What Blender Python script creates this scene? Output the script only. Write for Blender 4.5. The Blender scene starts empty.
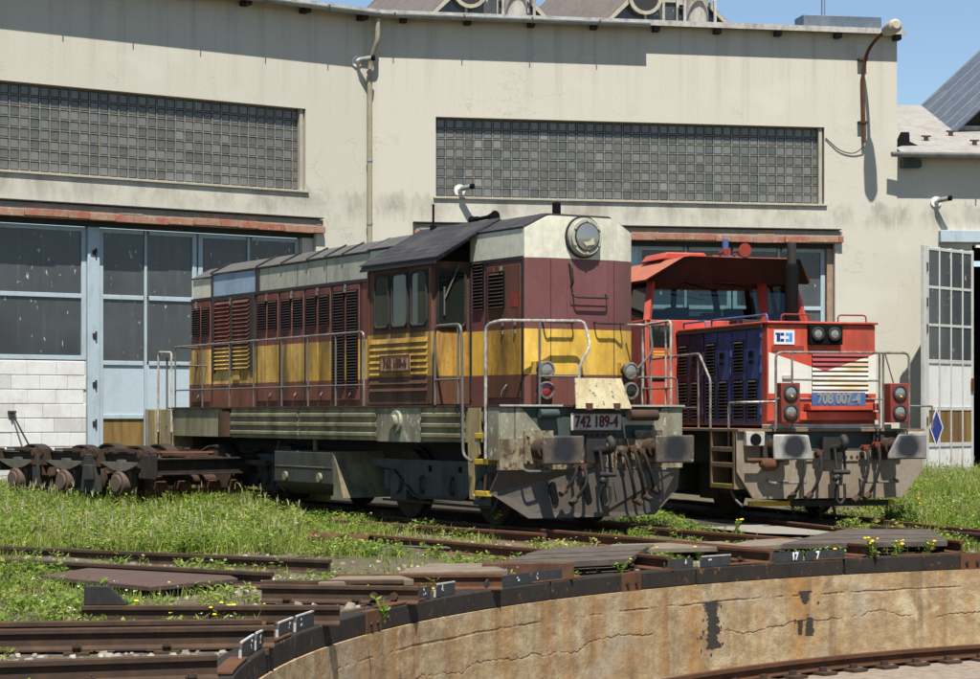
import bpy, bmesh, math, random
import numpy as np
from mathutils import Vector, Matrix
R = math.radians
sc = bpy.context.scene
COL = sc.collection
random.seed(7)
rng = np.random.default_rng(11)

# ------------------------------------------------------------------ camera, sky, sun, exposure
CAM_H = 1.491
cd = bpy.data.cameras.new("camera"); cam = bpy.data.objects.new("camera", cd); COL.objects.link(cam)
cam.location = (0, 0, CAM_H); cam.rotation_euler = (R(90), 0, 0)
cd.sensor_width = 36; cd.lens = 36 * 2126.4 / 980; cd.shift_y = 75.62 / 980
cd.clip_start = 0.1; cd.clip_end = 3000
sc.camera = cam
SUN_AZ, SUN_EL = 8.0, 64.0          # azimuth to the right of straight behind the camera
w = bpy.data.worlds.new("World"); sc.world = w; w.use_nodes = True
nt = w.node_tree; bg = nt.nodes["Background"]
sky = nt.nodes.new("ShaderNodeTexSky"); sky.sky_type = 'NISHITA'; sky.sun_disc = False
sky.sun_elevation = R(SUN_EL); sky.sun_rotation = R(180 - SUN_AZ)
sky.air_density = 1.0; sky.dust_density = 0.15; sky.ozone_density = 2.6; sky.altitude = 300
nt.links.new(sky.outputs[0], bg.inputs[0]); bg.inputs[1].default_value = 0.074
sd = bpy.data.lights.new("sun", 'SUN'); sun = bpy.data.objects.new("sun", sd); COL.objects.link(sun)
sd.energy = 5.0; sd.angle = R(0.5); sd.color = (1.0, 0.955, 0.885)
sdir = Vector((math.sin(R(SUN_AZ)) * math.cos(R(SUN_EL)), -math.cos(R(SUN_AZ)) * math.cos(R(SUN_EL)), math.sin(R(SUN_EL))))
sun.rotation_euler = sdir.to_track_quat('Z', 'Y').to_euler(); sun.location = (0, -20, 40)
vs = sc.view_settings; vs.view_transform = 'Standard'; vs.look = 'None'; vs.exposure = 0.80; vs.gamma = 1

# ------------------------------------------------------------------ node helpers and materials
class NT:
    def __init__(s, name):
        s.m = bpy.data.materials.new(name); s.m.use_nodes = True; s.t = s.m.node_tree
        s.b = s.t.nodes["Principled BSDF"]; s._tc = None
    def n(s, typ, **kw):
        o = s.t.nodes.new("ShaderNode" + typ)
        for k, v in kw.items(): setattr(o, k, v)
        return o
    def l(s, a, b): s.t.links.new(a, b)
    def obj(s):
        if not s._tc: s._tc = s.n("TexCoord")
        return s._tc.outputs["Object"]
    def mapped(s, sx, sy, sz, src=None):
        m = s.n("Mapping"); m.inputs[3].default_value = (sx, sy, sz); s.l(src or s.obj(), m.inputs[0]); return m.outputs[0]
    def noise(s, vec, scale=1, detail=5, rough=.6, dist=0):
        o = s.n("TexNoise"); o.inputs["Scale"].default_value = scale; o.inputs["Detail"].default_value = detail
        o.inputs["Roughness"].default_value = rough; o.inputs["Distortion"].default_value = dist
        s.l(vec, o.inputs["Vector"]); return o.outputs["Fac"]
    def ramp(s, fac, stops, const=False):
        o = s.n("ValToRGB"); e = o.color_ramp.elements
        if const: o.color_ramp.interpolation = 'CONSTANT'
        while len(e) > 1: e.remove(e[-1])
        for i, (p, c) in enumerate(stops):
            c = (c, c, c, 1) if not isinstance(c, tuple) else (*c, 1)
            if i == 0: e[0].position = p; e[0].color = c
            else: x = e.new(p); x.color = c
        s.l(fac, o.inputs[0]); return o.outputs[0]
    def mix(s, fac, a, b, mode='MIX'):
        o = s.n("Mix", data_type='RGBA', blend_type=mode)
        for v, i in ((fac, 0), (a, 6), (b, 7)):
            if isinstance(v, (int, float)): o.inputs[i].default_value = v
            elif isinstance(v, tuple): o.inputs[i].default_value = (*v, 1)
            else: s.l(v, o.inputs[i])
        return o.outputs[2]
    def math(s, op, a, b=None):
        o = s.n("Math", operation=op)
        for v, i in ((a, 0), (b, 1)):
            if v is None: continue
            if isinstance(v, (int, float)): o.inputs[i].default_value = v
            else: s.l(v, o.inputs[i])
        return o.outputs[0]
    def bump(s, h, st=.3, d=.01):
        o = s.n("Bump"); o.inputs["Strength"].default_value = st; o.inputs["Distance"].default_value = d
        s.l(h, o.inputs["Height"]); s.l(o.outputs[0], s.b.inputs["Normal"])
    def fin(s, col, rough=.6, spec=.3, metal=0):
        if isinstance(col, tuple): s.b.inputs["Base Color"].default_value = (*col, 1)
        else: s.l(col, s.b.inputs["Base Color"])
        if isinstance(rough, (int, float)): s.b.inputs["Roughness"].default_value = rough
        else: s.l(rough, s.b.inputs["Roughness"])
        s.b.inputs["Specular IOR Level"].default_value = spec; s.b.inputs["Metallic"].default_value = metal
        return s.m

def paint(name, col, dirt=(.05, .035, .022), amt=.5, sc_=1.3, stretch=.3, rough=.6, spec=.25, bump=.15, chip=None, chipamt=.3, metal=0, var=.25, base=None, fade=0.0):
    t = NT(name); o = t.obj()
    c = base(t) if base else col
    fine = t.noise(o, 9 * sc_, 6, .65)
    lo = tuple(x * (1 - var) for x in col) if not base else None
    if base: c = t.mix(t.ramp(fine, [(.3, 1 - var), (.7, 1.0)]), (0, 0, 0), c)
    else: c = t.mix(t.ramp(fine, [(.3, 0.0), (.7, 1.0)]), lo, col)
    if fade:
        fd = t.noise(t.mapped(1, 1, .55), 1.1 * sc_, 6, .62); hs = t.n("HueSaturation"); hs.inputs["Saturation"].default_value = .84; hs.inputs["Value"].default_value = 1.28; t.l(c, hs.inputs["Color"])
        c = t.mix(t.ramp(fd, [(.42, 0.0), (.66, fade)]), c, hs.outputs[0])
    big = t.noise(t.mapped(1, 1, stretch), 1.6 * sc_, 8, .68, .3)
    c = t.mix(t.ramp(big, [(.62 - .32 * amt, 0.0), (.80 - .2 * amt, min(1, .35 + amt * .6))]), c, dirt)
    st = t.noise(t.mapped(7, 7, .35), 1.5 * sc_, 4, .6)
    c = t.mix(t.ramp(st, [(.55, 0.0), (.75, .55 * amt)]), c, dirt)
    if chip:
        ch = t.noise(t.mapped(1, 1, .7), 5 * sc_, 10, .72)
        c = t.mix(t.ramp(ch, [(.70 - .2 * chipamt, 0.0), (.715 - .2 * chipamt, 1.0)]), c, chip)
    t.bump(fine, bump, .006)
    r = t.ramp(big, [(.4, rough), (.7, min(1, rough + .25))])
    return t.fin(c, r, spec, metal)

def zramp(stops):
    def f(t):
        s = t.n("SeparateXYZ"); t.l(t.obj(), s.inputs[0])
        wob = t.math('MULTIPLY', t.math('SUBTRACT', t.noise(t.obj(), 3, 2), .5), .012)
        z = t.math('DIVIDE', t.math('ADD', s.outputs[2], wob), 5.0)
        return t.ramp(z, [(p / 5.0, c) for p, c in stops], True)
    return f

M = {}
def stucco():
    t = NT("stucco"); o = t.obj()
    f = t.noise(o, 26, 6, .7); big = t.noise(o, .35, 6, .6); mid = t.noise(t.mapped(1, 1, .35), 1.2, 7, .65)
    c = t.mix(t.ramp(f, [(.3, 0.0), (.75, 1.0)]), (.445, .422, .345), (.545, .518, .435))
    c = t.mix(t.ramp(big, [(.35, 0.0), (.7, .45)]), c, (.445, .42, .35))
    c = t.mix(t.ramp(mid, [(.60, 0.0), (.80, .22)]), c, (.31, .28, .225))
    st = t.noise(t.mapped(3.2, 3.2, .10), 1.4, 4, .55)
    c = t.mix(t.ramp(st, [(.60, 0.0), (.8, .22)]), c, (.30, .26, .20))
    sp = t.noise(o, 15, 2, .5); c = t.mix(t.ramp(sp, [(.74, 0.0), (.77, .45)]), c, (.2, .18, .15))
    sp_ = t.n("SeparateXYZ"); t.l(o, sp_.inputs[0]); zz = t.math('ADD', sp_.outputs[2], t.math('MULTIPLY', t.math('SUBTRACT', t.noise(t.mapped(4, 4, .3), 1.2, 5, .7), .5), 1.0))
    band = t.math('MULTIPLY', t.ramp(t.math('DIVIDE', zz, 10), [(.575, 0.0), (.605, 1.0), (.634, 1.0), (.642, 0.0)]), t.ramp(t.noise(t.mapped(1, 1, .5), 1.4, 6, .7), [(.40, 0.0), (.62, .75)]))
    c = t.mix(band, c, (.235, .215, .175))
    damp = t.math('MULTIPLY', t.ramp(t.math('DIVIDE', sp_.outputs[2], 11), [(.70, 0.0), (.93, 1.0)]), t.ramp(t.noise(t.mapped(2.4, 2.4, .09), 1.3, 6, .65), [(.50, 0.0), (.72, .6)]))
    c = t.mix(damp, c, (.25, .235, .20))
    cn = t.noise(t.mapped(.6, .6, .9), .9, 9, .62); ck = t.ramp(t.math('ABSOLUTE', t.math('SUBTRACT', cn, .52)), [(0.0, .55), (.0035, 0.0)])
    c = t.mix(t.math('MULTIPLY', ck, t.ramp(t.noise(o, .5, 3), [(.50, 0.0), (.58, 1.0)])), c, (.16, .145, .12))
    pt = t.noise(t.mapped(.5, .5, .8), .8, 3, .4); c = t.mix(t.ramp(pt, [(.60, 0.0), (.66, .35)]), c, (.55, .535, .47))
    pl = t.noise(t.mapped(.55, .55, 1.4), 1.6, 7, .7); c = t.mix(t.ramp(pl, [(.69, 0.0), (.71, .5)]), c, (.58, .57, .53))
    h = t.math('ADD', f, t.math('MULTIPLY', t.noise(o, 60, 2), .5)); t.bump(h, .22, .015)
    return t.fin(c, .92, .15)
M['stucco'] = stucco()
M['yellow_rust'] = None
LIV = [(0, (.205, .062, .030)), (2.02, (.66, .39, .048)), (2.62, (.20, .052, .038)), (3.56, (.55, .55, .42))]
LIVF = [(0, (.145, .05, .04)), (2.02, (.66, .41, .05)), (2.62, (.145, .052, .050)), (3.58, (.6, .6, .47))]
M['livery'] = paint("livery_side", (0, 0, 0), (.050, .030, .019), .82, 1.2, .22, .6, .25, .25, (.27, .11, .04), .30, base=zramp(LIV), var=.3, fade=.75)
M['livery_front'] = paint("livery_front", (0, 0, 0), (.085, .05, .04), .55, 1.1, .25, .55, .3, .2, (.28, .14, .09), .20, base=zramp(LIVF), var=.16, fade=.7)
M['livery_cab'] = paint("livery_cab", (0, 0, 0), (.050, .028, .016), .85, 1.4, .25, .6, .25, .25, (.28, .12, .04), .34, base=zramp([(0, (.125, .050, .024)), (2.02, (.58, .32, .04)), (2.62, (.150, .050, .030)), (3.58, (.5, .5, .4))]), var=.3, fade=.5)
M['cream'] = paint("cream_paint", (.60, .59, .47), (.20, .18, .13), .34, 1.2, .25, .65, .2, chip=(.12, .07, .04), chipamt=.05)
M['cream_dark'] = paint("cream_grey_paint", (.40, .40, .32), (.12, .11, .085), .5, 1.2, .25, .7, .2)
M['paleblue_panel'] = paint("pale_blue_panel", (.30, .39, .50), (.12, .12, .11), .4, 1.2, .25, .6, .25)
M['roof_dark'] = paint("dark_roof", (.035, .034, .034), (.075, .068, .06), .5, 1.5, 1, .6, .3)
M['roof_grey'] = paint("weathered_roof", (.10, .095, .088), (.045, .042, .038), .5, 1.4, 1, .7, .3, chip=(.17, .16, .145), chipamt=.2)
M['olive'] = paint("olive_sill", (.29, .27, .155), (.075, .06, .036), .75, 1.6, .4, .7, .2, chip=(.32, .30, .2), chipamt=.12)
M['olive_pale'] = paint("pale_olive", (.27, .275, .20), (.12, .08, .048), .75, 2.0, .35, .7, .2, chip=(.46, .42, .26), chipamt=.55)
M['beam_dark'] = paint("dark_green_beam", (.05, .072, .064), (.03, .022, .016), .6, 1.5, .5, .6, .3)
M['beam_cream'] = paint("peeling_beam", (.36, .33, .21), (.065, .042, .028), .95, 3, .5, .75, .2, chip=(.085, .045, .028), chipamt=.75)
M['black_steel'] = paint("black_steel", (.018, .018, .017), (.05, .042, .032), .5, 2, .6, .6, .35)
M['under'] = paint("underframe_grime", (.03, .031, .03), (.055, .047, .037), .6, 1.6, .6, .75, .25)
M['tank'] = paint("grimy_tank", (.062, .062, .052), (.03, .026, .02), .6, 2, .6, .75, .2, chip=(.12, .11, .06), chipamt=.15)
M['plow'] = paint("worn_plow", (.078, .066, .054), (.05, .037, .027), .55, 1.5, .6, .5, .4, chip=(.12, .07, .04), chipamt=.15)
M['rust'] = paint("rust", (.12, .055, .028), (.05, .03, .02), .6, 2.5, .8, .85, .15)
M['rust_dark'] = paint("dark_rust", (.055, .035, .024), (.10, .058, .032), .5, 2.5, .8, .8, .2)
M['chrome'] = paint("worn_rail_metal", (.36, .33, .28), (.05, .038, .026), .85, 8, .5, .4, .5, metal=.35)
M['whitepole'] = paint("chipped_white", (.55, .53, .47), (.05, .035, .025), .75, 9, .5, .6, .3, chip=(.05, .03, .02), chipamt=.4)
M['rail_grey'] = paint("grey_handrail", (.13, .12, .105), (.06, .05, .04), .5, 6, .5, .5, .4)
M['red'] = paint("red_paint", (.50, .065, .032), (.15, .04, .025), .6, 1.2, .3, .5, .35, var=.18, fade=.5, chip=(.16, .05, .03), chipamt=.08)
M['red_roof'] = paint("faded_red_roof", (.40, .13, .075), (.24, .10, .06), .5, 1.5, .5, .65, .3)
M['red_dark'] = paint("dark_red_paint", (.23, .035, .022), (.09, .03, .02), .5, 1.2, .3, .55, .3)
M['blue_door'] = paint("faded_blue", (.038, .080, .24), (.05, .025, .05), .55, .9, .5, .5, .4, chip=(.07, .03, .06), chipamt=.08)
M['purple_door'] = paint("purplish_blue", (.050, .033, .075), (.04, .03, .035), .55, .9, .5, .55, .35)
M['blue'] = paint("blue_paint", (.035, .10, .28), (.13, .14, .16), .6, 5, .6, .5, .4)
M['white'] = paint("white_paint", (.64, .635, .60), (.35, .26, .15), .3, 1.5, .3, .5, .35, var=.1)
M['white_dirty'] = paint("dirty_white", (.53, .53, .49), (.25, .19, .12), .4, 2, .3, .6, .3)
M['beam_grey'] = paint("dusty_beam", (.27, .225, .17), (.13, .095, .06), .6, 1.6, .6, .75, .2, chip=(.14, .08, .045), chipamt=.15)
M['step'] = paint("dusty_step", (.24, .17, .10), (.11, .07, .04), .6, 2.5, .6, .8, .2)
M['yellow'] = paint("yellow_paint", (.55, .35, .03), (.16, .10, .04), .45, 4, .6, .65, .25)
M['brass'] = paint("bronze_plate", (.33, .24, .11), (.10, .06, .03), .4, 5, .6, .5, .4)
M['digits_dark'] = paint("dark_red_digits", (.10, .022, .02), (.05, .02, .02), .3, 5)
M['digits_grey'] = paint("grey_digits", (.22, .22, .215), (.16, .16, .16), .4, 5)
M['digits_white'] = paint("white_digits", (.75, .75, .72), (.4, .3, .2), .3, 6)
M['plate_pale'] = paint("pale_plate", (.46, .43, .38), (.14, .08, .05), .45, 4, .5)
M['decal_yellow'] = paint("yellow_decal", (.75, .42, .05), (.5, .2, .05), .3, 20)
M['black'] = paint("void_black", (.006, .006, .006), (.012, .011, .01), .3, 2, 1, .9, .1)
M['slat_dark'] = paint("louvre_slat", (.05, .036, .03), (.02, .016, .014), .4, 4, .6, .6, .3)
M['rubber'] = paint("hose_rubber", (.012, .011, .010), (.040, .028, .019), .45, 6, .8, .7, .3)
M['wood_dark'] = paint("tarred_timber", (.030, .025, .020), (.012, .010, .009), .5, 2.5, .9, .85, .2, bump=.5, chip=(.15, .07, .025), chipamt=.42)
M['wood_grey'] = paint("grey_planks", (.105, .088, .072), (.045, .035, .028), .65, 2.2, 1, .9, .15)
M['timber_edge'] = paint("brown_board", (.075, .04, .026), (.14, .075, .042), .5, 3, 1, .85, .15)
M['slab'] = paint("sandy_slab", (.20, .165, .12), (.10, .08, .058), .6, 2, 1, .92, .12)
M['steel_plate'] = paint("brown_steel_plate", (.095, .062, .048), (.055, .036, .027), .5, 2, 1, .7, .25)
M['door_blue'] = paint("pale_blue_door", (.40, .475, .51), (.30, .32, .31), .3, 1.2, .3, .6, .25, var=.1)
M['door_frame'] = paint("pale_blue_frame", (.37, .445, .48), (.20, .20, .18), .35, 3, .3, .6, .25, var=.12)
M['rust_board'] = paint("rusty_yellow_boards", (.27, .165, .055), (.07, .045, .025), .7, 1.6, .12, .85, .15)
M['blocks'] = paint("white_blocks", (.66, .65, .625), (.44, .41, .36), .55, 1.0, 1, .9, .12, var=.10, chip=(.36, .32, .28), chipamt=.03)
M['blocks_grey'] = paint("grey_blocks", (.54, .53, .51), (.42, .39, .35), .5, 1.4, 1, .9, .12, var=.12)
M['mortar'] = paint("mortar", (.30, .27, .22), (.16, .14, .11), .5, 2, 1, .95, .1)
M['brick'] = paint("red_brick", (.32, .115, .072), (.30, .25, .19), .6, 2.5, .8, .9, .15, chip=(.40, .35, .27), chipamt=.42)
M['brick_b'] = paint("orange_brick", (.33, .155, .095), (.33, .27, .2), .6, 2.5, .8, .9, .15, chip=(.40, .36, .28), chipamt=.45)
M['brick_c'] = paint("brown_brick", (.30, .20, .13), (.36, .31, .24), .6, 4, .8, .9, .15)
M['zinc'] = paint("zinc_gutter", (.30, .31, .31), (.13, .12, .10), .5, 2, .8, .6, .4, metal=.15)
M['zinc_old'] = paint("yellowed_pipe", (.33, .30, .21), (.17, .15, .10), .5, 2, .5, .6, .4)
M['flash'] = paint("roof_flashing", (.46, .45, .41), (.14, .12, .09), .6, 3, .8, .7, .3)
M['ribroof'] = paint("brown_ribbed_roof", (.15, .13, .115), (.08, .065, .055), .5, 1.5, .5, .65, .3)
M['metalroof'] = paint("blue_grey_metal_roof", (.115, .145, .185), (.20, .21, .22), .4, 1.5, .5, .4, .5, metal=.2)
M['felt'] = paint("grey_roof_felt", (.30, .285, .26), (.16, .145, .125), .5, 1.4, 1, .9, .15)
M['beige'] = paint("beige_trim", (.40, .37, .29), (.2, .17, .12), .4, 3, .5, .7, .25)
M['concrete_dark'] = paint("dark_concrete", (.05, .045, .04), (.03, .028, .025), .4, 2, 1, .9, .1)

def glass_dark(name, col, speck=0.0, rough=.12):
    t = NT(name); o = t.obj(); c = col
    big = t.noise(o, .8, 4); c = t.mix(t.ramp(big, [(.3, 0.0), (.7, 1.0)]), tuple(x * .6 for x in col), col)
    if speck:
        s = t.noise(t.mapped(1, 1, .42), 13, 2, .5)
        c = t.mix(t.ramp(s, [(.70, 0.0), (.74, .75)]), c, (.5, .49, .45))
        d = t.noise(t.mapped(5, 5, .4), 1.2, 4); c = t.mix(t.ramp(d, [(.5, 0.0), (.8, .4)]), c, (.14, .13, .115))
    t.bump(t.noise(o, 2.0, 2), .05, .01)
    return t.fin(c, rough, .5)
M['pane'] = glass_dark("dusty_pane", (.062, .070, .074), 1, .16)
M['cabglass'] = glass_dark("dark_cab_glass", (.016, .020, .016), 0, .06)
M['curtain'] = paint("green_curtain", (.045, .05, .028), (.02, .02, .012), .5, 3, .1)
def clear_glass():
    t = NT("clear_glass"); tr = t.n("BsdfTransparent"); tr.inputs[0].default_value = (.72, .80, .78, 1)
    gl = t.n("BsdfGlossy"); gl.inputs["Roughness"].default_value = .03
    fr = t.n("Fresnel"); fr.inputs[0].default_value = 1.5
    mx = t.n("MixShader"); t.l(fr.outputs[0], mx.inputs[0]); t.l(tr.outputs[0], mx.inputs[1]); t.l(gl.outputs[0], mx.inputs[2])
    t.l(mx.outputs[0], t.t.nodes["Material Output"].inputs[0]); return t.m
M['clear'] = clear_glass()
def block_glass():
    t = NT("glass_block_glass"); oi = t.n("ObjectInfo"); gm = t.n("NewGeometry")
    r = t.math('FRACT', t.math('ADD', oi.outputs["Random"], gm.outputs["Random Per Island"]))
    c = t.ramp(r, [(0, (.065, .073, .073)), (.5, (.110, .116, .114)), (.96, (.15, .155, .15)), (1, (.20, .20, .19))])
    d = t.noise(t.obj(), 3, 4); c = t.mix(t.ramp(d, [(.45, 0.0), (.75, .5)]), c, (.17, .155, .12))
    return t.fin(c, .22, .5)
M['glassblock'] = block_glass()
M['blockgrid'] = paint("block_mortar", (.23, .22, .18), (.13, .12, .095), .5, 2, 1, .9, .1)
def lens(name, col, emi=None):
    t = NT(name); t.b.inputs["Coat Weight"].default_value = 1; t.b.inputs["Coat Roughness"].default_value = .03
    return t.fin(col, .25, .5, .6 if not emi else 0)
M['lens'] = lens("lamp_glass", (.30, .30, .27)); M['lens_red'] = lens("red_lamp_glass", (.20, .010, .018), 1)
M['glint_warm'] = lens("warm_painted_glint", (.42, .37, .25), 1); M['glint_amber'] = lens("amber_painted_glint", (.7, .42, .12), 1); M['glint_red'] = lens("red_painted_glint", (.6, .03, .02), 1)
def buffer_mat(name, base, rustc):
    t = NT(name); o = t.obj(); s = t.n("SeparateXYZ"); t.l(o, s.inputs[0])
    d = t.n("VectorMath", operation='LENGTH'); t.l(t.mapped(0, 1, 1), d.inputs[0])
    n = t.noise(o, 9, 6, .7)
    dist = t.math('ADD', d.outputs["Value"], t.math('MULTIPLY', t.math('SUBTRACT', n, .5), .09))
    c = t.mix(t.ramp(n, [(.35, 0.0), (.65, 1.0)]), tuple(x * .7 for x in base), base)
    ch = t.noise(o, 13, 8, .75)
    edge = t.ramp(dist, [(.20, 0.0), (.30, 1.0)])
    c = t.mix(t.math('MULTIPLY', edge, t.ramp(ch, [(.57, 0.0), (.61, .9)])), c, rustc)
    c = t.mix(t.ramp(dist, [(.13, 1.0), (.23, 0.0)]), c, (.018, .019, .022))
    t.bump(n, .25, .006); return t.fin(c, .5, .35)
M['buf742'] = buffer_mat("worn_buffer_brown", (.088, .070, .057), (.34, .25, .13))
M['buf708'] = buffer_mat("worn_buffer_white", (.34, .325, .30), (.33, .20, .06))
M['buf708y'] = buffer_mat("worn_buffer_yellow", (.20, .19, .18), (.50, .32, .04))
def chevron_mat(name, slat):
    t = NT(name); s = t.n("SeparateXYZ"); t.l(t.obj(), s.inputs[0])
    v, z = s.outputs[1], s.outputs[2]
    line = t.math('ADD', 2.12, t.math('MULTIPLY', t.math('ABSOLUTE', t.math('ADD', v, .02)), .31))
    up = t.math('GREATER_THAN', z, line); lowr = t.math('LESS_THAN', z, 1.80)
    isred = t.math('MAXIMUM', up, lowr)
    n = t.noise(t.obj(), 7, 6, .65); st = t.noise(t.mapped(1, 1, 6), 1.6, 5, .6)
    wht = t.mix(t.ramp(st, [(.34, 0.0), (.62, .95 if slat else .18)]), (.62, .61, .55), (.40, .29, .15))
    rd = (.27, .05, .045) if slat else (.50, .065, .032)
    c = t.mix(isred, wht, t.mix(t.ramp(n, [(.3, 0.0), (.7, 1.0)]), tuple(x * .8 for x in rd), rd))
    t.bump(n, .1, .004); return t.fin(c, .5, .35)
M['chev'] = chevron_mat("chevron_front", 0); M['chev_slat'] = chevron_mat("chevron_slats", 1)

# ------------------------------------------------------------------ mesh helpers
class MB:
    def __init__(s): s.v = []; s.f = []
    def add(s, vs, fs):
        b = len(s.v); s.v += [tuple(p) for p in vs]; s.f += [tuple(i + b for i in f) for f in fs]; return s
    def box(s, x0, x1, y0, y1, z0, z1):
        return s.add([(x0, y0, z0), (x1, y0, z0), (x1, y1, z0), (x0, y1, z0), (x0, y0, z1), (x1, y0, z1), (x1, y1, z1), (x0, y1, z1)],
                     [(0, 3, 2, 1), (4, 5, 6, 7), (0, 1, 5, 4), (1, 2, 6, 5), (2, 3, 7, 6), (3, 0, 4, 7)])
    def prism(s, poly, ax, a, b):
        """poly of 2D points, extruded along axis ax (0,1,2) from a to b"""
        def p(q, t): l = list(q); l.insert(ax, t); return tuple(l)
        n = len(poly); vs = [p(q, a) for q in poly] + [p(q, b) for q in poly]
        return s.add(vs, [tuple(range(n))[::-1], tuple(range(n, 2 * n))] + [(i, (i + 1) % n, n + (i + 1) % n, n + i) for i in range(n)])
    def tube(s, pts, r, n=8, cap=True):
        pts = [Vector(p) for p in pts]; rs = r if isinstance(r, (list, tuple)) else [r] * len(pts)
        t0 = (pts[1] - pts[0]).normalized(); up = Vector((0, 0, 1)) if abs(t0.z) < .9 else Vector((1, 0, 0))
        a = t0.cross(up).normalized(); vs = []
        for i, p in enumerate(pts):
            t = (pts[min(i + 1, len(pts) - 1)] - pts[max(i - 1, 0)])
            if t.length > 1e-9: t.normalize()
            else: t = t0
            a2 = a - t * a.dot(t)
            if a2.length > 1e-6: a = a2.normalized()
            b = t.cross(a)
            for k in range(n):
                q = 2 * math.pi * k / n; vs.append(p + (a * math.cos(q) + b * math.sin(q)) * rs[i])
        fs = [(i * n + k, i * n + (k + 1) % n, (i + 1) * n + (k + 1) % n, (i + 1) * n + k) for i in range(len(pts) - 1) for k in range(n)]
        if cap: fs += [tuple(range(n))[::-1], tuple(range((len(pts) - 1) * n, len(pts) * n))]
        return s.add(vs, fs)
    def cyl(s, p0, p1, r, n=16, r1=None): return s.tube([p0, p1], [r, r if r1 is None else r1], n)
    def sph(s, c, r, n=10, m=7, sz=1):
        pts = [(c[0], c[1], c[2] - r * sz * math.cos(math.pi * max(i, .02) / m)) for i in range(m)] + [(c[0], c[1], c[2] + r * sz)]
        return s.tube(pts, [max(.002, r * math.sin(math.pi * min(i, m - .02) / m)) for i in range(m + 1)], n)

def fillet(pts, r, n=4):
    """round the corners of a polyline"""
    pts = [Vector(p) for p in pts]; out = [pts[0]]
    for i in range(1, len(pts) - 1):
        a, b, c = pts[i - 1], pts[i], pts[i + 1]
        d = min(r, (a - b).length * .48, (c - b).length * .48)
        p, q = b + (a - b).normalized() * d, b + (c - b).normalized() * d
        for k in range(n + 1):
            t = k / n; out.append(p * (1 - t) ** 2 + b * 2 * t * (1 - t) + q * t * t)
    return out + [pts[-1]]

def obj(name, mb, mat, parent=None, Mx=None, bevel=0, smooth=True, kind=None, label=None, cat=None, group=None):
    if isinstance(mb, MB):
        me = bpy.data.meshes.new(name); me.from_pydata(mb.v, [], mb.f)
        bm = bmesh.new(); bm.from_mesh(me); bmesh.ops.recalc_face_normals(bm, faces=bm.faces); bm.to_mesh(me); bm.free()
        if smooth:
            me.polygons.foreach_set("use_smooth", [True] * len(me.polygons)); me.set_sharp_from_angle(angle=R(38))
        mats = mat if isinstance(mat, list) else [mat]
        for m in mats: me.materials.append(M[m] if isinstance(m, str) else m)
    else: me = mb
    o = bpy.data.objects.new(name, me); COL.objects.link(o)
    if parent: o.parent = parent
    if Mx is not None: o.matrix_local = Mx
    if bevel:
        b = o.modifiers.new("bevel", 'BEVEL'); b.width = bevel; b.segments = 2; b.limit_method = 'ANGLE'; b.angle_limit = R(40)
    return tag(o, label, cat, group, kind)
def tag(o, label=None, cat=None, group=None, kind=None):
    for k, v in (('label', label), ('category', cat), ('group', group), ('kind', kind)):
        if v: o[k] = v
    return o
def thing(name, label, cat, Mx=None, group=None):
    o = bpy.data.objects.new(name, None); COL.objects.link(o); o.empty_display_size = .2
    if Mx is not None: o.matrix_world = Mx
    return tag(o, label, cat, group)
def inst(name, src, parent, loc, label=None):
    o = bpy.data.objects.new(name, src.data); COL.objects.link(o); o.parent = parent; o.location = loc
    for m in src.modifiers:
        b = o.modifiers.new(m.name, m.type); b.width = m.width; b.segments = m.segments; b.limit_method = m.limit_method
    return o
def textmesh(name, s, size, mat, parent, Mx, bold=.0, sx=1.0, depth=.004, **kw):
    cu = bpy.data.curves.new(name, 'FONT'); cu.body = s; cu.size = size; cu.extrude = depth; cu.offset = bold
    cu.offset = 0; cu.align_x = 'CENTER'; cu.align_y = 'CENTER'
    t = bpy.data.objects.new(name, cu); COL.objects.link(t); bpy.context.view_layer.update()
    me = bpy.data.meshes.new_from_object(t.evaluated_get(bpy.context.evaluated_depsgraph_get()))
    bpy.data.objects.remove(t); me.materials.clear(); me.materials.append(M[mat])
    me.transform(Matrix.Diagonal((sx, 1, 1, 1)))
    if bold:
        bm = bmesh.new()
        for k, (dx, dy) in enumerate(((0, 0), (1, .3), (-1, -.3), (.3, 1), (-.3, -1))):
            c = me.copy(); c.transform(Matrix.Translation((dx * bold, dy * bold, k * .0004))); bm.from_mesh(c); bpy.data.meshes.remove(c)
        bm.to_mesh(me); bm.free()
    return obj(name, me, mat, parent, Mx, **kw)

# ------------------------------------------------------------------ the plan of the place (metres, camera stands at 0,0)
CT = Vector((9.98876, 13.72706))        # where the loco axes meet
RC, RR = Vector((10.704, 13.870)), 12.33    # turntable pit: centre, radius
def veh(x, y, deg): return Matrix.Translation((x, y, 0)) @ Matrix.Rotation(R(deg + 90), 4, 'Z')
V742, V708 = veh(1.692, 27.703, 30.69), veh(5.033, 29.646, 17.29)
def fac(deg, d):
    a = R(deg); return Matrix.Translation((CT.x - d * math.sin(a), CT.y + d * math.cos(a), 0)) @ Matrix.Rotation(a, 4, 'Z')
F1, F2 = fac(34.77, 34.697), fac(11.06, 35.261)
F3 = F2 @ Matrix.Translation((6.38, 0.02, 0)) @ Matrix.Rotation(R(-5), 4, 'Z')
def pix(x, y, z=0.0):
    Y = (CAM_H - z) * 2126.4 / (y - 415.12); return Vector(((x - 490) / 2126.4 * Y, Y, z))
def rim(deg, r=RR, z=0.0):
    a = R(deg); return Vector((RC.x - r * math.sin(a), RC.y + r * math.cos(a), z))

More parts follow.
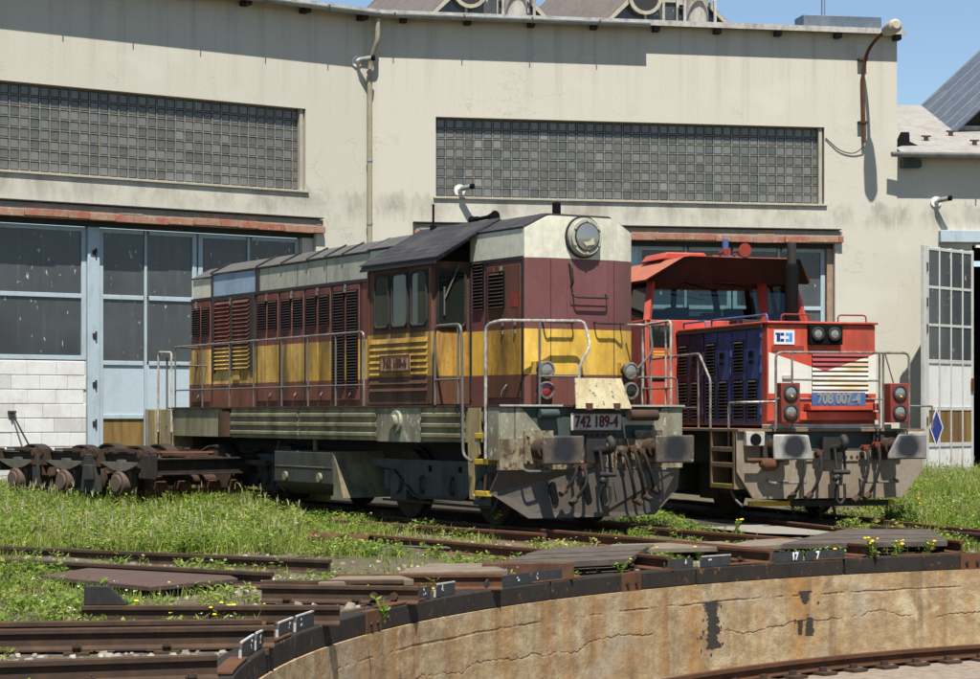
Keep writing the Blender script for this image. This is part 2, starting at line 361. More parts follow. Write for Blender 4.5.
# ------------------------------------------------------------------ ground (structure)
def vnoise(x, y, seed=0):
    x = np.asarray(x, float); y = np.asarray(y, float)
    xi = np.floor(x).astype(np.int64); yi = np.floor(y).astype(np.int64); fx = x - xi; fy = y - yi
    fx = fx * fx * (3 - 2 * fx); fy = fy * fy * (3 - 2 * fy)
    def h(a, b): return (np.abs(np.sin(a * 127.1 + b * 311.7 + seed * 74.7) * 43758.5453) % 1.0)
    return (h(xi, yi) * (1 - fx) + h(xi + 1, yi) * fx) * (1 - fy) + (h(xi, yi + 1) * (1 - fx) + h(xi + 1, yi + 1) * fx) * fy
def fbm(x, y, seed=0): return .55 * vnoise(x, y, seed) + .3 * vnoise(x * 2.1, y * 2.1, seed + 3) + .15 * vnoise(x * 4.3, y * 4.3, seed + 5)
def gz(x, y):
    r = np.hypot(np.asarray(x) - RC.x, np.asarray(y) - RC.y)
    base = -.175 + .06 * np.clip((r - 13.5) / 4, 0, 1) + .06 * np.clip((r - 24) / 8, 0, 1)
    return base + np.clip((r - 12.7) / 1.5, 0, 1) * .07 * (fbm(np.asarray(x) * .8, np.asarray(y) * .8, 1) - .5)
def make_ground():
    radii = [RR + .26] + list(RR + .4 + .22 * np.arange(0, 60)) + list(RR + 14 + np.geomspace(.5, 900, 26))
    na = 720; vs = []; fs = []
    for r in radii:
        for k in range(na):
            a = 2 * math.pi * k / na; x = RC.x - r * math.sin(a); y = RC.y + r * math.cos(a); vs.append((x, y, float(gz(x, y))))
    for i in range(len(radii) - 1):
        for k in range(na):
            k2 = (k + 1) % na; fs.append((i * na + k, i * na + k2, (i + 1) * na + k2, (i + 1) * na + k))
    t = NT("yard_soil"); o = t.obj()
    a = t.noise(o, 1.1, 6, .65); b = t.noise(o, 14, 6, .7); g = t.n("TexVoronoi"); g.inputs["Scale"].default_value = 22; t.l(o, g.inputs["Vector"])
    c = t.mix(t.ramp(b, [(.3, 0.0), (.7, 1.0)]), (.055, .045, .033), (.155, .128, .092))
    c = t.mix(t.ramp(a, [(.4, 0.0), (.6, .75)]), c, (.075, .075, .035))
    c = t.mix(.22, c, g.outputs["Color"], 'OVERLAY')
    c = t.mix(t.ramp(t.noise(o, .35, 4), [(.5, 0.0), (.7, .5)]), c, (.165, .14, .105))
    t.bump(t.math('ADD', b, t.math('MULTIPLY', g.outputs["Distance"], .8)), .7, .03)
    m = t.fin(c, .95, .1)
    mb = MB(); mb.v = vs; mb.f = fs
    obj("ground", mb, m, kind='structure')
make_ground()

# ------------------------------------------------------------------ turntable pit
def ring(mb, r0, r1, z0, z1, a0, a1, n=None):
    n = n or max(2, int(abs(a1 - a0) / 1.0)); vs = []; fs = []
    for i in range(n + 1):
        a = a0 + (a1 - a0) * i / n
        for r, z in ((r0, z0), (r1, z0), (r1, z1), (r0, z1)): vs.append(rim(a, r, z))
    for i in range(n):
        for k in range(4): fs.append((i * 4 + k, i * 4 + (k + 1) % 4, (i + 1) * 4 + (k + 1) % 4, (i + 1) * 4 + k))
    fs += [(0, 1, 2, 3), tuple(n * 4 + k for k in (3, 2, 1, 0))]
    return mb.add(vs, fs)
def pit():
    root = thing("turntable_pit", "curved concrete turntable pit wall with tarred timber rim", "turntable pit", Matrix.Translation((RC.x, RC.y, -1.3)))
    inv = root.matrix_world.inverted()
    t = NT("stained_concrete"); tc = t.obj()
    s = t.n("SeparateXYZ"); t.l(tc, s.inputs[0])
    ang = t.math('MULTIPLY', t.math('ARCTAN2', t.math('MULTIPLY', s.outputs[0], -1), s.outputs[1]), RR)
    cv = t.n("CombineXYZ"); t.l(ang, cv.inputs[0]); t.l(s.outputs[2], cv.inputs[1]); o = cv.outputs[0]
    b = t.noise(o, 9, 8, .7); big = t.noise(o, .8, 6, .6)
    st = t.noise(t.mapped(1.5, .10, 1, o), 1.6, 5, .6)
    c = t.mix(t.ramp(b, [(.3, 0.0), (.72, 1.0)]), (.25, .18, .095), (.50, .405, .245))
    c = t.mix(t.ramp(big, [(.45, 0.0), (.68, .6)]), c, (.31, .185, .08))
    c = t.mix(t.ramp(st, [(.46, 0.0), (.66, .72)]), c, (.32, .145, .03))
    st2 = t.noise(t.mapped(2.6, .16, 1, o), 1.2, 6, .65); c = t.mix(t.ramp(st2, [(.52, 0.0), (.70, .75)]), c, (.10, .07, .045))
    md = t.noise(t.mapped(.8, 1.3, 1, o), 3.2, 8, .7); c = t.mix(t.ramp(md, [(.44, 0.0), (.68, .75)]), c, (.17, .105, .055))
    lt_ = t.noise(t.mapped(.9, 1.1, 1, o), 2.3, 7, .7, .4); c = t.mix(t.ramp(lt_, [(.55, 0.0), (.66, .65)]), c, (.50, .42, .27))
    gy = t.noise(t.mapped(.7, .9, 1, o), 1.1, 4); c = t.mix(t.ramp(gy, [(.55, 0.0), (.72, .6)]), c, (.36, .34, .29))
    pit_ = t.noise(o, 30, 3, .6); c = t.mix(t.ramp(pit_, [(.68, 0.0), (.72, .55)]), c, (.10, .075, .05))
    # a long pour joint near the top, wavering
    wv = t.math('MULTIPLY', t.math('SUBTRACT', t.noise(o, 3.0, 6, .7), .5), .06)
    wv2 = t.math('MULTIPLY', t.math('SUBTRACT', t.noise(t.mapped(.45, .2, 1, o), 2.2, 7, .62), .5), .50)
    j2 = t.math('ABSOLUTE', t.math('SUBTRACT', t.math('ADD', s.outputs[2], wv2), .47))
    k2 = t.math('MULTIPLY', t.ramp(j2, [(.003, 1.0), (.012, 0.0)]), t.ramp(t.noise(t.mapped(1, .3, 1, o), 1.1, 5, .7), [(.42, 0.0), (.55, .9)]))
    j = t.math('ABSOLUTE', t.math('SUBTRACT', t.math('ADD', s.outputs[2], wv), .77))
    k3 = t.math('MULTIPLY', t.ramp(j, [(.004, 1.0), (.013, 0.0)]), t.ramp(t.noise(t.mapped(1, .3, 1, o), 1.3, 5, .7), [(.44, 0.0), (.56, .9)]))
    k = t.math('MAXIMUM', k2, k3)
    c = t.mix(t.math('MULTIPLY', k, .65), c, (.045, .027, .02))
    t.bump(t.math('SUBTRACT', t.math('ADD', b, t.math('MULTIPLY', big, .8)), t.math('MULTIPLY', k, 1.5)), .7, .02)
    m = t.fin(c, .92, .15)
    cw_ = ring(MB(), RR - .02, RR + .5, -1.4, -.33, 0, 360, 360); cw_.v = [(p[0] - RC.x, p[1] - RC.y, p[2] + 1.3) for p in cw_.v]; obj("concrete_wall", cw_, m, root)
    # timber rim in separate lengths
    joints = [-12, 6, 20.5, 32.7, 43.5, 55.0, 64.4, 71.5, 80.5, 92.2, 104, 118]
    for i in range(len(joints) - 1):
        tm = ring(MB(), RR, RR + .24, -.329, -.15 + random.uniform(-.006, .006), joints[i] + .08, joints[i + 1] - .08)
        obj("rim_timber", tm, 'wood_dark', root, inv, bevel=.012)
    obj("rim_timber", ring(MB(), RR, RR + .24, -.329, -.15, 119, 347, 120), 'wood_dark', root, inv)
    for a in (24.0, 48.6, 71.4, 96.0):
        p = obj("joint_plate", ring(MB(), RR - .014, RR + .06, -.335, -.142, a - .75, a + .75, 3), 'rust', root, inv)
        for da in (-.35, .35):
            q0, q1 = rim(a + da, RR - .012, -.25), rim(a + da, RR - .035, -.25)
            obj("bolt", MB().cyl(q0, q1, .022, 6), 'black_steel', p)
    # rusty angle iron lying on the rim, broken into lengths
    for a0, a1 in ((88, 92), (80.6, 82.9), (66, 70), (38.6, 41), (31.6, 34.8), (52, 56.4), (24.9, 29), (19, 22.5)):
        obj("rust_strip", ring(MB(), RR + .01, RR + .13, -.146, -.133, a0, a1), 'rust', root, inv)
    # black peeling bitumen patches on the wall face
    def patch(a, z0, z1, w0, w1, sd):
        rr = random.Random(sd); mb = MB(); n = 26; vs = []; fs = []
        for i in range(n + 1):
            z = z1 + (z0 - z1) * i / n; wd = w0 + (w1 - w0) * i / n
            l = -wd * rr.uniform(.35, 1.25); r_ = wd * rr.uniform(.35, 1.25)
            for kx in range(4):
                aa = a - math.degrees((l + (r_ - l) * kx / 3) / RR); vs.append(rim(aa, RR - .026, z))
        for i in range(n):
            for kx in range(3): fs.append((i * 4 + kx, i * 4 + kx + 1, (i + 1) * 4 + kx + 1, (i + 1) * 4 + kx))
        mb.add(vs, fs); obj("bitumen_patch", mb, 'concrete_dark', root, inv)
    A = lambda x, y, z: math.degrees(math.atan2(-(pix(x, y, z) - Vector((RC.x, RC.y, z))).x, (pix(x, y, z) - Vector((RC.x, RC.y, z))).y))
    a1 = A(719, 600, -.5); a2 = A(826, 590, -.45)
    patch(a1, -1.02, -.55, .07, .11, 3); patch(a1 + .1, -.64, -.52, .16, .08, 4)
    patch(a2, -.62, -.48, .10, .04, 5); patch(a2 - .35, -.98, -.78, .05, .07, 6); patch(a2 + .35, -.96, -.80, .05, .03, 8)
    q_ = random.Random(2)
    for k in range(26): patch(q_.choice((a1, a2, a1, a1 - .2)) + q_.gauss(0, .55), (zc := -.55 - abs(q_.gauss(0, .28))) - q_.uniform(.01, .05), zc, q_.uniform(.008, .025), q_.uniform(.004, .02), 20 + k)
    # floor and ring rail
    fl = MB(); n = 180; vs = [(RC.x, RC.y, -1.27)]
    for k in range(n): vs.append(rim(k * 2, RR + .1, -1.27))
    fl.add(vs, [(0, 1 + k, 1 + (k + 1) % n) for k in range(n)])
    t = NT("pit_floor_dirt"); o = t.obj(); b = t.noise(o, 8, 7, .7); a = t.noise(o, 1.2, 4)
    c = t.mix(t.ramp(b, [(.3, 0.0), (.7, 1.0)]), (.12, .09, .065), (.29, .235, .18)); c = t.mix(t.ramp(a, [(.4, 0.0), (.7, .6)]), c, (.22, .19, .155))
    t.bump(b, .5, .02); obj("pit_floor", fl, t.fin(c, .95, .1), root, inv)
    rl = ring(MB(), RR - .94, RR - .87, -1.14, -1.10, -20, 125); ring(rl, RR - .913, RR - .897, -1.22, -1.14, -20, 125); ring(rl, RR - .97, RR - .84, -1.235, -1.22, -20, 125)
    obj("ring_rail", rl, 'rust', root, inv)
    for i in range(48):
        a = 8 + i * 2.4
        q = MB(); ring(q, RR - 1.12, RR - .70, -1.265, -1.237, a - .55, a + .55, 2); ring(q, RR - 1.02, RR - .98, -1.237, -1.19, a - .2, a + .2, 1); ring(q, RR - .83, RR - .79, -1.237, -1.19, a - .2, a + .2, 1)
        obj("rail_chair", q, 'rust_dark', root, inv)
pit()

# ------------------------------------------------------------------ engine shed
def wall_grid(xs, zs, holes, th=.4):
    """front face at y=0 with rectangular holes (x0,x1,z0,z1) and their reveals"""
    mb = MB()
    def solid(i, k):
        if i < 0 or k < 0 or i >= len(xs) - 1 or k >= len(zs) - 1: return False
        cx, cz = (xs[i] + xs[i + 1]) / 2, (zs[k] + zs[k + 1]) / 2
        return not any(h[0] < cx < h[1] and h[2] < cz < h[3] for h in holes)
    for i in range(len(xs) - 1):
        for k in range(len(zs) - 1):
            if not solid(i, k): continue
            x0, x1, z0, z1 = xs[i], xs[i + 1], zs[k], zs[k + 1]
            for y in (0, th): mb.add([(x0, y, z0), (x1, y, z0), (x1, y, z1), (x0, y, z1)], [(0, 1, 2, 3)])
            for (di, dk, q) in ((-1, 0, ((x0, z0), (x0, z1))), (1, 0, ((x1, z0), (x1, z1))), (0, -1, ((x0, z0), (x1, z0))), (0, 1, ((x0, z1), (x1, z1)))):
                if not solid(i + di, k + dk):
                    (a, b), (c, d) = q; mb.add([(a, 0, b), (c, 0, d), (c, th, d), (a, th, b)], [(0, 1, 2, 3)])
    bm = MB(); bm.v, bm.f = mb.v, mb.f; return bm
def weld(o):
    bm = bmesh.new(); bm.from_mesh(o.data); bmesh.ops.remove_doubles(bm, verts=bm.verts, dist=1e-4); bmesh.ops.recalc_face_normals(bm, faces=bm.faces); bm.to_mesh(o.data); bm.free()

shed = thing("engine_shed", "tall pale stucco roundhouse with glass block windows behind the locomotives", "engine shed", Matrix.Translation(F2.translation))
SI = shed.matrix_world.inverted()
def sf(F): return SI @ F
NBLK = [0]
def wall_section(F, c, wl, wr, top=10.347):
    op = (c - 4.86, c + 4.86, -.5, 5.47); win = (c - 4.52, c + 4.60, 6.37, 8.15)
    xs = sorted({wl, wr, op[0], op[1], win[0], win[1]}); zs = [-.5, 5.47, 6.37, 8.15, top]
    weld(obj("wall", wall_grid(xs, zs, [op, win]), 'stucco', shed, sf(F), smooth=False))
    # glass block window
    g = obj("glass_block_window", MB().box(win[0], win[1], .2, .26, win[2], win[3]), 'blockgrid', shed, sf(F))
    nc, nr = 42, 8; pw = (win[1] - win[0] - .06) / nc; ph = (win[3] - win[2] - .04) / nr
    if 'blk' not in M:
        m = MB(); d = .03; a, b = pw / 2 - .012, ph / 2 - .012
        m.add([(-a, 0, -b), (a, 0, -b), (a, 0, b), (-a, 0, b), (-a * .82, -d, -b * .82), (a * .82, -d, -b * .82), (a * .82, -d, b * .82), (-a * .82, -d, b * .82)],
              [(4, 5, 6, 7), (0, 1, 5, 4), (1, 2, 6, 5), (2, 3, 7, 6), (3, 0, 4, 7)])
        M['blk'] = m
    rest = MB(); src = None
    for i in range(nc):
        for k in range(nr):
            x = win[0] + .03 + (i + .5) * pw; z = win[2] + .02 + (k + .5) * ph
            vis = F is F2 or x > -.1
            if vis and NBLK[0] < 300 and (F is F1 or i > nc - 6):
                NBLK[0] += 1
                if src is None: src = obj("glass_block", M['blk'], 'glassblock', g, Matrix.Translation((x, .199, z)), smooth=False)
                else: inst("glass_block", src, g, (x, .199, z))
            else: rest.add([(p[0] + x, p[1] + .199, p[2] + z) for p in M['blk'].v], M['blk'].f)
    if rest.v: obj("glass_block", rest, 'glassblock', g, smooth=False, kind='stuff')
    grid = MB()
    for i in range(nc + 1): x = win[0] + .03 + i * pw; grid.box(x - .011, x + .011, .155, .2, win[2], win[3])
    for k in range(nr + 1): z = win[2] + .02 + k * ph; grid.box(win[0], win[1], .160, .199, z - .010, z + .010)
    obj("joint_grid", grid, 'blockgrid', g, smooth=False)
    obj("window_sill", MB().box(win[0] - .05, win[1] + .06, -.05, .15, win[2] - .05, win[2] - .002), 'beige', g, bevel=.008)
    obj("window_frame", MB().box(win[1] - .12, win[1] - .04, .05, .154, win[2] + .001, win[3] - .001), 'beige', g)
    # brick ledge above the door
    lt = obj("brick_lintel", MB().box(op[0] - .12, op[1] + .12, -.10, .25, 5.50, 5.74), 'mortar', shed, sf(F))
    x = op[0] - .15; r_ = random.Random(int(c * 10))
    row = 0
    while x < op[1] + .12:
        l = r_.uniform(.30, .75); e = min(x + l, op[1] + .17)
        sag = .02 * math.sin(x * 1.7)
        obj("brick", MB().box(x, e - .005, -.14 + r_.uniform(-.02, .02), -.02, 5.465 + sag, 5.61 + sag), r_.choice(['brick', 'brick', 'brick', 'brick_b']), lt, bevel=.008)
        obj("brick", MB().box(x + .1, min(e + .09, op[1] + .1), -.095 + r_.uniform(-.015, .015), -.02, 5.62 + sag, 5.745), r_.choice(['brick_c', 'mortar', 'mortar']), lt, bevel=.012)
        x = e
    obj("lintel_cap", MB().box(op[0] - .18, op[1] + .1, -.16, -.002, 5.765, 5.79), 'concrete_dark', lt)
    obj("door_head", MB().box(op[0] + .01, op[1] - .01, .10, .36, 5.36, 5.468), 'black_steel', shed, sf(F))
def shed_door(F, x0, x1, z0, z1, mull, trans, panel=None, y=.27, name="shed_door", fmat='door_frame'):
    """steel framed glazed leaf: mull = inner mullion positions, trans = transom heights, panel=(top,mid) of the lower sheets"""
    d = obj(name, MB().box(x0, x1, y + .05, y + .07, z0, z1), 'black', shed, sf(F))
    xs = [x0] + mull + [x1]; fw = .055
    fr = MB()
    for i, x in enumerate(xs):
        e = .10 if i in (0, len(xs) - 1) else .055
        a = x if i == 0 else x - e / 2 if i < len(xs) - 1 else x - e
        fr.box(a, a + e, y - .03, y + .049, z0, z1)
    zs = sorted(trans)
    hs = [z0] + zs + [z1]
    for i, z in enumerate(hs):
        h = .09; a = z if i == 0 else z - h / 2 if i < len(hs) - 1 else z - h
        for j in range(len(xs) - 1): fr.box(xs[j] + .08, xs[j + 1] - .05, y - .022, y + .048, a, a + h)
    # rivets / putty line
    obj("frame", fr, fmat, d, bevel=.006)
    for j in range(len(xs) - 1):
        for i in range(len(hs) - 1):
            a, b = hs[i] + .03, hs[i + 1] - .03
            if panel and b <= panel[0] + .1: mt = 'rust_board' if b <= panel[1] + .1 else 'door_blue'
            else: mt = 'pane'
            obj("pane" if mt == 'pane' else "door_panel", MB().box(xs[j] + .04, xs[j + 1] - .03, y + .01, y + .03, a, b), mt, d)
    return d
def section_doors(F, c, leaves):
    for a in leaves: shed_door(F, *a)
wall_section(F1, 2.45, -3.9, 8.74); wall_section(F2, 0.0, -6.0, 6.38)
# left section: glazed window over a bricked-up doorway, blue post, two leaves
shed_door(F1, -2.38, 2.02, 2.62, 5.34, [], [3.93], name="fixed_window")
bw = obj("block_wall", MB().box(-2.38, 2.02, .25, .45, -.4, 2.60), 'blocks_grey', shed, sf(F1))
rr = random.Random(4)
for k in range(12):
    z0 = 2.59 - (k + 1) * .29; off = (k % 2) * .31 + rr.uniform(-.03, .03); x = -2.37 - off
    if z0 < -.4: break
    while x < 2.02:
        e = x + .62 + rr.uniform(-.02, .02); a, b = max(x, -2.37), min(e, 2.015)
        if b - a > .08: obj("concrete_block", MB().box(a, b - .006, .215 + rr.uniform(0, .012), .3, z0 + .006, z0 + .285), rr.choice(['blocks', 'blocks', 'blocks', 'blocks_grey']), bw, bevel=.008, smooth=False)
        x = e
obj("door_post", MB().box(2.03, 2.29, .17, .40, -.4, 5.355), 'door_frame', shed, sf(F1), bevel=.01)
for z in (4.75, 3.05, 2.05, 1.25): obj("hinge", MB().cyl((2.20, .15, z), (2.20, .15, z + .16), .022, 8).box(2.13, 2.2, .145, .17, z + .03, z + .12), 'black_steel', shed, sf(F1))
P1 = (2.57, 1.46)
shed_door(F1, 2.30, 4.54, 0.0, 5.34, [3.36], [1.46, 2.57, 3.93], P1); shed_door(F1, 4.58, 7.02, 0.0, 5.34, [5.78], [1.46, 2.57, 3.93], P1)
obj("jamb", MB().box(7.03, 7.30, .12, .40, -.4, 5.355), 'stucco', shed, sf(F1))
for x0, x1, mm in ((-4.72, -2.50, -3.62), (-2.46, -.22, -1.34), (.20, 2.43, 1.34), (2.47, 4.70, 3.58)):
    shed_door(F2, x0, x1, 0.0, 5.36, [mm], [1.46, 2.57, 3.97], P1)
obj("door_post", MB().box(-.21, .19, .17, .40, -.4, 5.355), 'door_frame', shed, sf(F2), bevel=.01)
for a, b in ((-4.85, -4.73), (4.71, 4.85)): obj("jamb", MB().box(a, b, .12, .40, -.4, 5.355), 'brick_c', shed, sf(F2))
# dark interior backing so open joints read dark
for F, a, b in ((F1, -2.4, 7.3), (F2, -4.85, 4.85)): obj("dark_backing", MB().box(a, b, 3.0, 3.1, -.4, 5.6), 'black', shed, sf(F))
# roofs: slab with flashing, gutter, brackets
def roof(F, wl, wr, over, gut, zt=10.33):
    mb = MB(); mb.prism([(-over, zt + .002), (14, zt + 1.0), (14, zt + 1.1), (-over, zt + .085)], 0, wl, wr); obj("roof_slab", mb, 'felt', shed, sf(F))
    obj("roof_flashing", MB().prism([(-over - .03, zt - .02), (-over - .002, zt - .02), (-over - .002, zt + .09), (-over + .22, zt + .112), (-over + .22, zt + .13), (-over - .03, zt + .105)], 0, wl, wr), 'flash', shed, sf(F))
    if gut:
        n = 9; pr = [(-over - .10 - .075 * math.cos(math.pi * k / n), zt - .02 - .085 * math.sin(math.pi * k / n) + .03) for k in range(n + 1)]
        pr += [(q[0] + .008 * (1 if q[0] < -over - .10 else -1), q[1] + .008) for q in reversed(pr)]
        obj("gutter", MB().prism(pr, 0, gut[0], gut[1]), 'zinc', shed, sf(F))
        x = gut[0] + .4
        while x < gut[1]:
            b = MB().box(x - .015, x + .015, -over - .18, -over - .03, zt + .026, zt + .036); b.box(x - .012, x + .012, -over - .186, -over - .176, zt - .11, zt + .03); obj("gutter_bracket", b, 'black_steel', shed, sf(F)); x += 1.55
    x = wl + .7
    while x < wr:
        obj("rafter_end", MB().box(x - .07, x + .07, -over + .03, -.002, zt - .13, zt - .021), 'concrete_dark', shed, sf(F)); x += 1.45
roof(F1, -3.9, 8.72, .33, (-3.9, 8.66)); roof(F2, -5.97, 6.48, .26, (-5.9, .32))
obj("roof_box", MB().box(4.05, 5.95, -.12, .5, 10.45, 10.72), 'metalroof', shed, sf(F2), bevel=.01)
# down pipe with swan neck
dp = fillet([(-5.88, -.36, 10.22), (-5.88, -.36, 9.75), (-6.0, -.14, 9.3), (-6.02, -.12, 9.0), (-6.02, -.12, -.1)], .12)
obj("downpipe", MB().tube(dp, .058, 10), 'zinc_old', shed, sf(F2))
cl = MB()
for z in (9.05, 7.1, 5.7, 3.6): cl.cyl((-6.02, -.12, z), (-6.02, -.12, z + .05), .070, 10); cl.box(-6.04, -6.0, -.1, .0, z, z + .04)
obj("pipe_clip", cl, 'zinc', shed, sf(F2))
# roof lanterns
def lantern(F, wl, wr, z=10.42, y0=.7, ln=3.4, sl=1.0, roofm='ribroof', gx=True):
    def sh(mb): mb.v = [(p[0] - .5 * max(0, p[1] - y0), p[1], p[2]) for p in mb.v]; return mb
    c = (wl + wr) / 2; h = (wr - wl) / 2 * sl; rt = obj("roof_lantern", sh(MB().prism([(wl, z), (wr, z), (c, z + h)], 1, y0 + .06, y0 + ln)), 'cream_dark', shed, sf(F))
    for sgn in (-1, 1):
        xe = wl - .12 if sgn < 0 else wr + .12
        r = MB().prism([(xe, z - .1), (c, z + h + .02), (c, z + h + .07), (xe - .03 * -sgn, z - .05)], 1, y0 - .1, y0 + ln); obj("slope", sh(r), roofm, rt)
        rb = MB(); y = y0 + .25
        while y < y0 + ln:
            rb.prism([(xe, z - .055), (c, z + h + .065), (c, z + h + .10), (xe, z - .02)], 1, y, y + .04); y += .52
        obj("roof_rib", sh(rb), roofm, rt)
        brd = MB().prism([(xe, z - .16), (c, z + h - .12), (c, z + h + .06), (xe, z - .06)], 1, y0 - .14, y0 - .102); obj("barge_board", brd, 'beige', rt)
    if gx:
        obj("gable_glass", MB().prism([(wl + .1, z + .06), (wr - .1, z + .06), (c, z + h - .1)], 1, y0 + .03, y0 + .058), 'pane', rt)
        fr = MB()
        for x in (c - .55, c - .12, c + .42): fr.box(x, x + .06, y0 - .02, y0 + .029, z, z + h - abs(x - c) - .05)
        fr.box(wl, wr, y0 - .02, y0 + .028, z + .0, z + .07); fr.box(c - .48, c + .41, y0 - .015, y0 + .028, z + .62, z + .69); obj("gable_frame", fr, 'beige', rt)
        vx = wl + .98
        vt = MB().cyl((vx, y0 + .02, z + .68), (vx, y0 - .16, z + .68), .36, 20); vt.cyl((vx, y0 - .16, z + .68), (vx, y0 - .2, z + .68), .40, 20); obj("round_vent", vt, 'beige', rt)
        obj("vent_mouth", MB().cyl((vx, y0 - .2, z + .68), (vx, y0 - .205, z + .68), .31, 20), 'under', rt)
def cowl(F, x, y, z):
    r = obj("roof_cowl", MB().cyl((x, y, z), (x, y, z + .95), .26, 16).sph((x, y, z + .95), .26, 14, 8), 'plate_pale', shed, sf(F))
    fr = MB()
    for dx in (-.36, .36):
        for dy in (-.3, .3): fr.box(x + dx - .03, x + dx + .03, y + dy - .03, y + dy + .03, z - .05, z + 1.6)
    for zz in (.55, 1.3):
        for dy in (-.3, .3): fr.box(x - .33, x + .33, y + dy - .025, y + dy + .025, z + zz, z + zz + .05)
    obj("cowl_frame", fr, 'flash', r)
lantern(F2, -4.62, -1.74); lantern(F2, -.52, 2.58); cowl(F2, -2.62, .35, 10.43); cowl(F2, 1.62, .35, 10.43)
ant = MB(); ant.cyl((4.72, .5, 10.4), (4.72, .5, 12.2), .014, 6); ant.cyl((4.79, .5, 10.4), (4.79, .5, 12.2), .01, 6); obj("mast", ant, 'rail_grey', shed, sf(F2))
# lower shed to the right
low = thing("side_shed", "lower stucco shed with grey roof and open dark doorway at the right", "shed", F3 @ Matrix.Translation((2, 0, 0)))
LI = Matrix.Translation((-2, 0, 0))
xs = [.0, 1.81, 5.9, 9.0]; weld(obj("wall", wall_grid(xs, [-.5, 5.48, 7.59], [(1.81, 5.9, -.5, 5.48)]), 'stucco', low, LI, smooth=False))
obj("roof_slab", MB().prism([(-.32, 7.485), (5.2, 9.40), (5.2, 9.50), (-.32, 7.585)], 0, .02, 9.2), 'felt', low, LI)
pr = [(-.40 - .08 * math.cos(math.pi * k / 8), 7.55 - .09 * math.sin(math.pi * k / 8)) for k in range(9)]; pr += [(-.32, 7.57), (-.48, 7.57)]
obj("gutter", MB().prism(pr, 0, -.24, 9.2), 'zinc', low, LI)
g = MB()
for x in (1.9, 3.8, 5.9): g.box(x, x + .03, -.52, -.30, 7.45, 7.59)
obj("gutter_bracket", g, 'black_steel', low, LI)
obj("rafter_end", MB().box(.08, .52, -.26, -.002, 7.25, 7.43), 'beam_dark', low, LI)
obj("torn_felt", MB().add([(.06, .15, 7.72), (.72, .25, 7.76), (.5, .6, 7.95), (.55, .8, 8.2), (.25, .5, 8.16), (.10, .3, 7.95)], [(0, 1, 2), (0, 2, 4), (2, 3, 4), (0, 4, 5)]), 'black', low, LI, smooth=False)
for x, y in ((.95, .9), (1.75, 1.5), (2.0, .5), (3.4, .8)): obj("roof_clip", MB().box(x, x + .1, y, y + .05, 7.66 + y * .347, 7.79 + y * .347).box(x - .06, x + .16, y, y + .05, 7.795 + y * .347, 7.83 + y * .347), 'rust_dark', low, LI)
def side_lantern():
    wl, wr, z, y0 = 2.15, 6.9, 8.45, 2.2; c = (wl + wr) / 2; h = 2.4; ln = 3.2
    TL = LI @ Matrix.Translation((0, y0, z)) @ Matrix.Rotation(R(16), 4, 'X') @ Matrix.Translation((0, -y0, -z))
    rt = obj("roof_lantern", MB().prism([(wl, z), (wr, z), (c, z + h)], 1, y0 + .06, y0 + ln), 'concrete_dark', low, TL)
    for sgn in (-1, 1):
        xe = wl - .2 if sgn < 0 else wr + .2
        obj("slope", MB().prism([(xe, z - .16), (c, z + h + .02), (c, z + h + .08), (xe, z - .1)], 1, y0 - .25, y0 + ln), 'metalroof', rt)
        rb = MB(); y = y0
        while y < y0 + ln: rb.prism([(xe, z - .10), (c, z + h + .075), (c, z + h + .115), (xe, z - .06)], 1, y, y + .04); y += .6
        obj("roof_rib", rb, 'zinc', rt)
    obj("base_strip", MB().box(wl, wr, y0 - .05, y0 + .05, z - .02, z + .12), 'flash', rt)
    lv = MB()
    for k in range(7): lv.box(wl + .62, wl + 1.3, y0 - .06, y0 + .05, z + .12 + k * .075, z + .175 + k * .075)
    obj("louvre", lv, 'white', rt)
side_lantern()
mv = obj("roof_vent", MB().cyl((.22, 2.4, 8.4), (.22, 2.4, 9.25), .14, 14), 'brick_c', low, LI); obj("vent_cap", MB().tube([(.22, 2.4, 9.02), (.22, 2.4, 9.06), (.22, 2.4, 9.2)], [.34, .36, .15], 16), 'step', mv)
obj("door_lintel", MB().box(1.0, 6.2, -.18, -.002, 5.52, 5.80), 'door_frame', low, LI, bevel=.01)
obj("lintel_lamp", MB().box(1.85, 4, -.16, -.05, 5.40, 5.46), 'white', low, LI)
obj("dark_backing", MB().box(1.5, 6.5, 6, 6.1, -.5, 5.4).box(1.3, 1.4, .41, 6, -.5, 5.4).box(6.5, 6.6, .41, 6, -.5, 5.4).box(1.3, 6.6, .41, 6.1, 5.55, 5.65), 'black', low, LI)  # black lining, painted for the dark of the doorway interior
